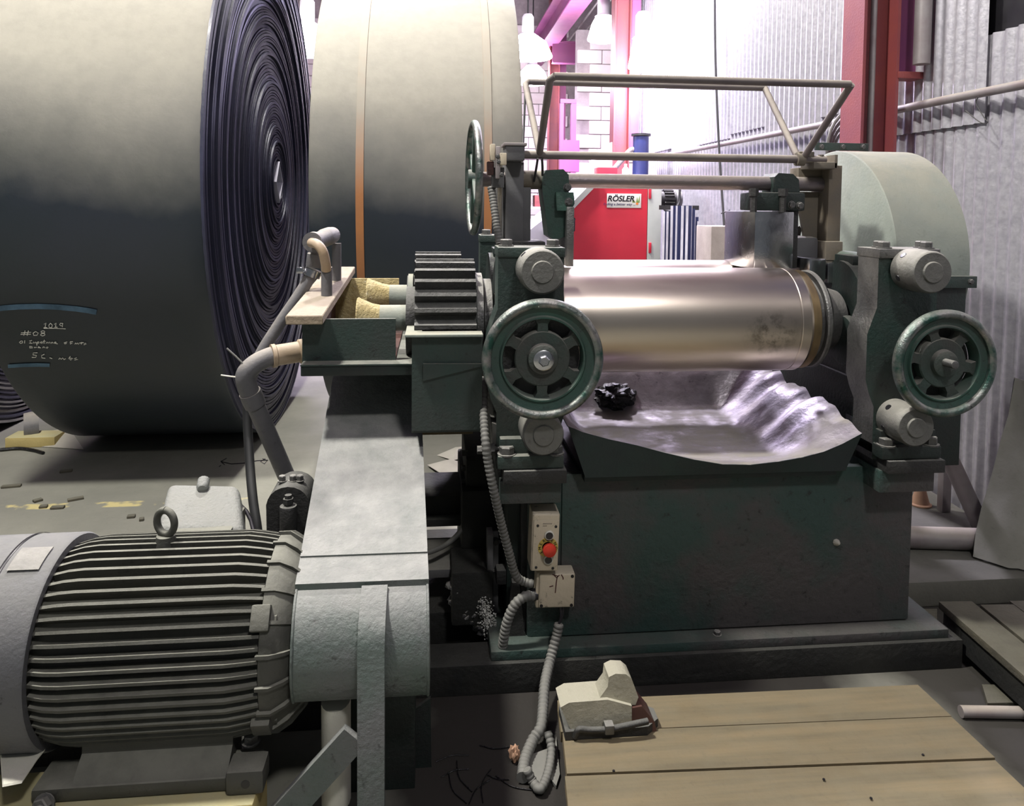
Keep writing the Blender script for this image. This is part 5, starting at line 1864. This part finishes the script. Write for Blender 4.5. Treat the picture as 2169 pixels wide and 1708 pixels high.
# tensioner plate left of the post foot
tp = thing('tension_bracket', 'slanted steel tension plate with long bolt beside the left post foot', 'bracket', (P(1050, 960, 2.3).x, 2.3, .70))
bm = NB()
prism(bm, [aa(1040, 888, 2.3), aa(1050, 892, 2.3), aa(1058, 985, 2.3), aa(1070, 1040, 2.3), aa(1062, 1045, 2.3), aa(1050, 985, 2.3), aa(1042, 960, 2.3)], 'y', 2.26, 2.36, .002)
obj('tension_plate', bm, 'worn_steel', tp)
bm = NB(); q0, q1 = P(1010, 948, 2.28), P(1098, 942, 2.28)
cyl(bm, (q0.x, 2.255, q0.z), (q1.x, 2.255, q1.z), .009, seg=12)
q = P(1046, 947, 2.28); cyl(bm, (q.x - .012, 2.255, q.z), (q.x, 2.255, q.z), .018, seg=6)
q = P(1018, 948, 2.28); cyl(bm, (q.x - .012, 2.255, q.z), (q.x + .008, 2.255, q.z), .013, seg=6)
obj('long_bolt', bm, 'worn_steel', tp)
# papers on the floor behind the guard
for k, (pts, lab) in enumerate((([(925, 955), (965, 938), (1000, 935), (985, 960), (960, 965)], 'crumpled pale paper lying behind the drive gearbox'), ([(905, 975), (955, 962), (990, 975), (985, 1000), (930, 990)], 'flat pale paper sheet on the floor behind the drive gearbox'))):
    bm = NB()
    v_ = [bm.verts.new(PZ(a_, b_, .03 + .012 * ((i * 7 + k) % 3))) for i, (a_, b_) in enumerate(pts)]
    c_ = bm.verts.new(sum((v.co for v in v_), Vector()) / len(v_) + Vector((0, 0, .03)))
    for i in range(len(v_)):
        bm.faces.new((v_[i], v_[(i + 1) % len(v_)], c_))
    o = obj('paper_sheet', bm, 'paper', None, lab, 'paper')
    m_ = o.modifiers.new('thickness', 'SOLIDIFY'); m_.thickness = .002
    for v in o.data.vertices:
        v.co.z = max(v.co.z - .028, .001)

# ================================================================== CONDUITS AND CONTROLS
YQ = 2.30
bm = NB(); conduit(bm, [P(1026, 800, 2.33), P(1024, 860, 2.28), P(1028, 930, 2.21), P(1034, 980, 2.20), P(1046, 1040, 2.20), P(1062, 1110, 2.23), P(1078, 1170, 2.25), P(1092, 1218, 2.27), P(1108, 1232, 2.28), P(1130, 1238, 2.275)], .0125, .013)
obj('flexible_conduit', bm, 'conduit_grey', None, 'long ribbed conduit hanging from behind the left handwheel to the junction box', 'conduit')
bm = NB(); conduit(bm, [P(1132, 1262, 2.27), P(1112, 1264, 2.265), P(1090, 1282, 2.26), P(1074, 1318, 2.26), P(1066, 1360, 2.27), P(1062, 1400, 2.30)], .0145, .013)
obj('flexible_conduit', bm, 'conduit_grey', None, 'short ribbed conduit arching from the junction box side down to the skid', 'conduit')
bm = NB(); conduit(bm, [P(1184, 1322, 2.255), P(1178, 1350, 2.25), P(1165, 1400, 2.215), P(1154, 1450, 2.14), P(1150, 1500, 2.07), PZ(1146, 1540, .05), PZ(1128, 1570, .03), PZ(1112, 1610, .022), PZ(1106, 1650, .02)], .0145, .013)
obj('flexible_conduit', bm, 'conduit_grey', None, 'ribbed conduit dropping from under the junction box to the floor', 'conduit')
bm = NB()
for dx in (0, 6):
    tube(bm, smoothpath([P(1186 + dx, 1285, 2.27), P(1188 + dx * .5, 1305, 2.262), P(1183, 1325, 2.255)], 5), .0035, 6)
obj('loose_wire', bm, 'black_plastic', None, 'bare dark wires between the junction box and its ribbed conduit', 'wire')
bm = NB(); conduit(bm, [P(1040, 396, 2.60), P(1044, 420, 2.59), P(1048, 450, 2.575), P(1054, 490, 2.56), P(1058, 516, 2.55)], .0125, .011)
obj('flexible_conduit', bm, 'conduit_grey', None, 'ribbed conduit between the limit switch and the left post top', 'conduit')
bm = NB(); conduit(bm, [PZ(1116, 1630, .05), PZ(1128, 1655, .022), PZ(1144, 1672, .02), PZ(1160, 1640, .02), PZ(1168, 1590, .03), PZ(1160, 1548, .06)], .011, .0125)
obj('flexible_conduit', bm, 'conduit_grey', None, 'looped ribbed conduit lying beside the platform corner', 'conduit')
# push-button station
st = thing('push_button_station', 'cream push-button box with red emergency stop on the mill base', 'control box', tuple(P(1155, 1215, 2.30)))
yb0, yb1 = 2.235, YBS
Mtilt = Matrix.Translation(P(1155, 1150, yb0)) @ Matrix.Rotation(.03, 4, 'Y')
hw_, hh_ = .0425, .090
bm = NB(); box(bm, -hw_, hw_, .0, yb1 - yb0, -hh_, hh_, .007, 3, Mtilt)
bx = obj('station_case', bm, 'cream_plastic', st)
bm = NB(); box(bm, -hw_ + .004, hw_ - .002, -.004, .006, -hh_ + .004, hh_ - .018, .003, 2, Mtilt)
obj('station_cover', bm, 'cream_plastic', st)


def lc(x_, z_, y_=0.0):
    return Mtilt @ Vector((x_, y_, z_))


bm = NB(); lathe(bm, [(.0145, 0), (.0145, .006), (.0115, .008), (.0115, .004), (0, .004)], lc(.010, .026, -.004), (0, -1, 0), 28)
b1 = obj('button', bm, 'white_plastic', st)
bm = NB(); cyl(bm, lc(.010, .026, -.006), lc(.010, .026, -.0115), .0105, seg=24)
obj('button_cap', bm, 'black_plastic', b1)
bm = NB(); lathe(bm, [(.0145, 0), (.0145, .006), (.0115, .008), (.0115, .004), (0, .004)], lc(.010, -.050, -.004), (0, -1, 0), 28)
b1 = obj('button', bm, 'white_plastic', st)
bm = NB(); cyl(bm, lc(.010, -.050, -.006), lc(.010, -.050, -.0115), .0105, seg=24)
obj('button_cap', bm, 'black_plastic', b1)
bm = NB(); lathe(bm, [(.031, 0), (.031, .001), (.018, .001), (.018, 0)], lc(.008, -.013, -.0042), (0, -1, 0), 40)
yr = obj('emergency_ring', bm, 'yellow_print', st)
word = 'EMERGENCY'
for i, chs in enumerate(word):
    an = math.radians(215 - i * 31)
    pos = lc(.008 + .0245 * math.cos(an), -.013 + .0245 * math.sin(an), -.0056)
    text_mesh(chs, .0125, Matrix.Translation(pos) @ Matrix.Rotation(-(an - PI / 2), 4, 'Y') @ RX, 'marker_black', 'lettering', st)
bm = NB(); lathe(bm, [(.010, 0), (.010, .012), (.0205, .014), (.0215, .020), (.019, .027), (.010, .030), (0, .030)], lc(.010, -.013, -.004), (0, -1, 0), 36)
obj('emergency_button', bm, 'red_plastic', st, label='red mushroom stop button')
bm = NB()
for x_, z_, l_ in ((-.010, .061, .030), (-.010, .054, .014)):
    n_ = int(l_ / .0032)
    for k in range(n_):
        ribbon(bm, [(x_ + k * .0032, z_ - .0018), (x_ + k * .0032 + .0016, z_ + .0018)], .0012, lambda u_, v_: lc(u_, v_, -.0046))
obj('faded_print', bm, 'marker_black', st, kind='stuff', label='tiny faded print')
for x_, z_ in ((-.026, .055), (.030, .052), (-.026, -.075), (.026, -.078)):
    bm = NB(); cyl(bm, lc(x_, z_, -.003), lc(x_, z_, -.0055), .0042, seg=14)
    obj('cover_screw', bm, 'dark_metal', st)
# junction box
jb = thing('junction_box', 'square cream junction box below the push-button box', 'junction box', tuple(P(1176, 1290, 2.30)))
Mj = Matrix.Translation(P(1176, 1251, 2.26)) @ Matrix.Rotation(.02, 4, 'Y')
bm = NB(); box(bm, -.060, .060, 0, YBS - 2.26 - .008, -.056, .056, .006, 3, Mj)
obj('box_case', bm, 'cream_plastic', jb)
bm = NB(); box(bm, -.052, .060, -.008, .003, -.052, .056, .006, 3, Mj)
obj('box_lid', bm, 'cream_plastic', jb)
for x_, z_ in ((.051, .048), (.051, -.044), (-.043, -.044)):
    bm = NB(); cyl(bm, Mj @ Vector((x_, -.005, z_)), Mj @ Vector((x_, -.0095, z_)), .005, seg=14)
    obj('lid_screw', bm, 'black_plastic', jb)
bm = NB()
for s in ([(-.012, .055), (.004, .050), (.001, .030), (.000, .012), (-.001, -.004)], [(.016, .054), (.022, .044), (.022, .038)], [(-.020, .016), (-.008, .019)], [(-.006, .052), (.002, .044), (.010, .053)]):
    ribbon(bm, s, .0035, lambda u_, v_: Mj @ Vector((u_, -.0086, v_)))
obj('oil_run', bm, 'maroon', jb)
bm = NB(); q = P(1131, 1262, 2.27); lathe(bm, [(.018, 0), (.018, .02), (.013, .03)], Vector((q.x + .012, 2.275, q.z)), (-1, 0, .05), 18)
obj('conduit_gland', bm, 'black_plastic', jb)

# ================================================================== WOODEN PLATFORM
pf = thing('wooden_platform', 'low wooden standing platform of wide boards before the mill', 'platform', (0.85, 1.7, 0))
ZP = .12
seams = [(1482, 1449), (1552, 1518), (1642, 1608), (1765, 1725), (1940, 1895)]


def lpx(y_):
    return 1180 + (y_ - 1475) * .1


def rpx(y_):
    return 1945 + (y_ - 1450) * 1.03


for k in range(len(seams) - 1):
    (l0, r0), (l1, r1) = seams[k], seams[k + 1]
    q = [PZ(lpx(l0) + 4 * (k % 2), l0 + 2, ZP), PZ(rpx(r0), r0 + 2, ZP), PZ(rpx(r1), r1 - 1, ZP), PZ(lpx(l1) + 4 * (k % 2), l1 - 1, ZP)]
    dzb = (.0, .002, -.001, .001)[k]
    bm = NB()
    prism(bm, [(v.x, v.y) for v in q], 'z', ZP - .028, ZP + dzb, .0025)
    obj('platform_board', bm, 'wood_board', pf)
for x_ in (.38, .80, 1.20):
    bm = NB(); box(bm, x_, x_ + .07, 1.25, 1.98, 0, ZP - .028, .003)
    obj('platform_joist', bm, 'wood_dark', pf)
for (px, py) in ((1845, 1692), (1745, 1652), (1955, 1600), (1300, 1634)):
    q = PZ(px, py, ZP + .003)
    bm = NB(); lathe(bm, [(.0035, 0), (.003, .002), (0, .002)], q, (0, 0, 1), 10)
    obj('nail_head', bm, 'black_plastic', pf)

# dusty hand tool standing on the platform's left end
YTL = PZ(1290, 1566, ZP).y + .05
tl = thing('power_tool', 'dusty grey hand power tool standing on the wooden platform', 'tool', (P(1290, 1560, YTL).x, YTL, ZP + .003))
T = lambda px, py, Y=YTL: (P(px, py, Y).x, P(px, py, Y).z)
zb_ = ZP + .004
bm = NB()
prism(bm, [(T(1190, 1560)[0], YTL - .05), (T(1360, 1560)[0], YTL - .05), (T(1388, 1560)[0], YTL - .02), (T(1388, 1560)[0], YTL + .02), (T(1360, 1560)[0], YTL + .05), (T(1190, 1560)[0], YTL + .05)], 'z', zb_, zb_ + .022, .004)
obj('tool_shoe', bm, 'dark_metal', tl)
bm = NB(); prism(bm, [T(1212, 1545), T(1182, 1478), T(1200, 1468), T(1280, 1462), T(1330, 1475), T(1330, 1545)], 'y', YTL - .04, YTL + .04, .012, 3)
obj('tool_body', bm, 'tool_grey', tl)
bm = NB(); prism(bm, [T(1330, 1545), T(1330, 1482), T(1352, 1478), T(1378, 1510), T(1385, 1540), T(1380, 1552)], 'y', YTL - .036, YTL + .036, .010, 3)
obj('tool_nose', bm, 'maroon', tl)
bm = NB(); prism(bm, [T(1262, 1468), T(1282, 1440), T(1284, 1420), T(1298, 1413), T(1320, 1414), T(1332, 1424), T(1346, 1462), T(1340, 1478), T(1310, 1480)], 'y', YTL - .03, YTL + .03, .012, 3)
obj('tool_handle', bm, 'tool_grey', tl)
bm = NB(); tube(bm, smoothpath([P(1218, 1562, YTL - .05), P(1226, 1546, YTL - .055), P(1250, 1547, YTL - .055), P(1290, 1545, YTL - .06), P(1340, 1535, YTL - .06), P(1372, 1528, YTL - .055)], 6), .008, 10)
obj('tool_lever', bm, 'dark_metal', tl)
bm = NB(); q = P(1290, 1543, YTL - .06); box(bm, q.x - .012, q.x + .012, YTL - .07, YTL - .045, q.z - .012, q.z + .012, .003)
obj('lever_clamp', bm, 'worn_steel', tl)

# ================================================================== RIGHT-HAND CLUTTER
# concrete plinth behind and right of the mill
ypl = PZ(1990, 1232, .10).y
bm = NB(); box(bm, 1.53, 2.47, ypl, 3.6, 0.0, .10, .014)
obj('concrete_plinth', bm, 'concrete', None, 'low concrete plinth slab beside the mill base', 'plinth')
# slanted pipe and horizontal pipe
bm = NB(); q0, q1 = P(1990, 925, 3.0), P(2080, 1120, 3.0)
cyl(bm, q0 + (q0 - q1) * .2, q1 + (q1 - q0) * .18, .036, seg=24)
obj('slanted_pipe', bm, 'galv_pipe', None, 'pale pipe leaning beside the right handwheel', 'pipe')
bm = NB(); cyl(bm, PZ(1890, 1137, .145), PZ(2085, 1143, .145), .044, seg=24)
obj('lying_pipe', bm, 'galv_pipe', None, 'thick grey pipe lying on the concrete plinth', 'pipe')
bm = NB(); box(bm, P(1998, 1030, 3.2).x, P(2016, 1030, 3.2).x, 3.2, 3.24, .10, P(2000, 960, 3.2).z, .003)
obj('upright_strip', bm, 'galv_pipe', None, 'upright grey steel strip behind the leaning pipe', 'strip')
bm = NB(); q = P(1948, 1094, 3.3); lathe(bm, [(.05, 0), (.05, .006), (.04, .01), (.016, .10), (0, .10)], (q.x, 3.3, .101), (0, 0, 1), 20)
lathe(bm, [(.045, .0), (.02, q.z + .085 - .101), (0, q.z + .085 - .101)], (q.x, 3.3, .101), (0, 0, 1), 20)
obj('orange_cone', bm, 'orange_cone', None, 'small faded orange cone behind the mill base', 'cone')
# canvas sheet leaning on the wall
bm = NB()
leftedge = [(2150, 800), (2140, 880), (2128, 930), (2108, 1010), (2084, 1080), (2068, 1130), (2058, 1180)]
G = []
n_ = 18
for i, (px, py) in enumerate(leftedge):
    base_ = P(px, py, 2.95 - .03 * i)
    row = []
    for j in range(n_ + 1):
        s = j / n_
        x_ = base_.x + s * (.52 + .02 * i)
        y_ = base_.y - s * (.45 + .06 * i) + .02 * math.sin(j * 1.1 + i * .6) + .012 * math.sin(j * 2.3)
        x_ = min(x_, WX - .03 - .01 * (n_ - j) / n_)
        row.append(bm.verts.new((x_, y_, max(base_.z - .10 * s * (i / 6), .107))))
    G.append(row)
for i in range(len(G) - 1):
    for j in range(n_):
        bm.faces.new((G[i][j], G[i][j + 1], G[i + 1][j + 1], G[i + 1][j]))
o = obj('canvas_sheet', bm, 'canvas', None, 'pale grey canvas sheet draped against the corrugated wall', 'sheet', angle=80)
m_ = o.modifiers.new('thickness', 'SOLIDIFY'); m_.thickness = .004
# pallet with boards
pt = thing('wooden_pallet', 'dusty dark wooden pallet on the floor right of the mill', 'pallet', (1.9, 2.2, 0))
c0, c1 = PZ(1988, 1274, .15), PZ(2169, 1432, .15)
dv = (c1 - c0).normalized()
nv = Vector((-dv.y, dv.x, 0))
if nv.x < 0:
    nv = -nv
for k in range(4):
    o0 = c0 + nv * (.125 * k + .0) + dv * (.0 if k % 2 == 0 else .03)
    bm = NB()
    M = Matrix.Translation(o0) @ Matrix.Rotation(math.atan2(dv.y, dv.x), 4, 'Z')
    sgn = 1 if nv.dot(Vector((-dv.y, dv.x, 0))) > 0 else -1
    yy0, yy1 = (0, .118) if sgn > 0 else (-.118, 0)
    box(bm, 0, .95, yy0, yy1, -.025, .0 + .004 * (k % 2), .003, 2, M)
    obj('pallet_board', bm, 'wood_dark', pt)
for k in range(3):
    o0 = c0 + dv * (.02 + .40 * k)
    M = Matrix.Translation(o0) @ Matrix.Rotation(math.atan2(dv.y, dv.x), 4, 'Z')
    bm = NB(); box(bm, 0, .09, min(yy0, sgn * .52) if sgn < 0 else .01, .48 if sgn > 0 else -.01, -.15, -.026, .003, 2, M)
    obj('pallet_bearer', bm, 'black_grime', pt)
M = Matrix.Translation(c0) @ Matrix.Rotation(math.atan2(dv.y, dv.x), 4, 'Z')
bm = NB(); box(bm, 0.01, .94, .012 if sgn > 0 else -.03, .03 if sgn > 0 else -.012, -.11, -.026, .003, 2, M)
obj('pallet_stringer', bm, 'black_grime', pt)
bm = NB(); cyl(bm, PZ(2035, 1508, .018), PZ(2400, 1514, .018), .017, seg=24)
obj('floor_pipe', bm, 'galv_pipe', None, 'grey pipe lying on the floor beside the platform corner', 'pipe')
# boards in front of the plinth
bm = NB(); q0, q1 = PZ(1925, 1330, .03), PZ(1980, 1420, .03)
prism(bm, [(PZ(a_, b_, .03).x, PZ(a_, b_, .03).y) for a_, b_ in ((1922, 1290), (1985, 1290), (1985, 1400), (1955, 1385), (1925, 1345))], 'z', 0, .03, .003)
obj('floor_board', bm, 'wood_dark', None, 'dusty board on the floor between mill base and pallet', 'board')
bm = NB()
prism(bm, [(PZ(a_, b_, .02).x, PZ(a_, b_, .02).y) for a_, b_ in ((2080, 1450), (2160, 1452), (2180, 1488), (2092, 1490))], 'z', 0, .02, .003)
obj('floor_board', bm, 'wood_dark', None, 'short dusty board under the pallet end beside the floor pipe', 'board')
# scraps left of the platform
bm = NB(); q = P(1090, 1590, 1.95)
bmesh.ops.create_icosphere(bm, subdivisions=3, radius=1)
qz = PZ(1090, 1600, .02)
for v in bm.verts:
    d_ = v.co * (1 + .5 * noise.noise(v.co * 3))
    v.co = Vector((qz.x + d_.x * .014, qz.y + d_.y * .014, .024 + d_.z * .022))
obj('plastic_scrap', bm, 'orange_cone', None, 'crumpled pinkish plastic scrap beside the ribbed conduit', 'scrap')
for (pts, lab) in (([(1122, 1600), (1162, 1585), (1160, 1640), (1142, 1668), (1118, 1640)], 'oval grey sheet scrap inside the looped conduit'), ([(1166, 1650), (1178, 1560), (1186, 1640), (1178, 1665)], 'narrow grey sheet scrap beside the platform edge')):
    bm = NB()
    prism(bm, [(PZ(a_, b_, .01).x, PZ(a_, b_, .01).y) for a_, b_ in pts], 'z', .002, .010, .002)
    obj('sheet_scrap', bm, 'conduit_grey', None, lab, 'scrap')
for k in range(9):
    px, py = rs.uniform(935, 1100), rs.uniform(1575, 1700)
    q = PZ(px, py, .003); an = rs.uniform(0, PI); l = rs.uniform(.025, .06)
    d_ = Vector((math.cos(an), math.sin(an), 0)) * l
    bm = NB(); tube(bm, smoothpath([q - d_, q + Vector((-d_.y, d_.x, 0)) * .25, q + d_], 4), .0018, 5)
    obj('rubber_strip', bm, 'rubber_scrap', None, 'thin black rubber strip strewn on the oily floor', 'scrap', 'rubber strips on the oily floor')
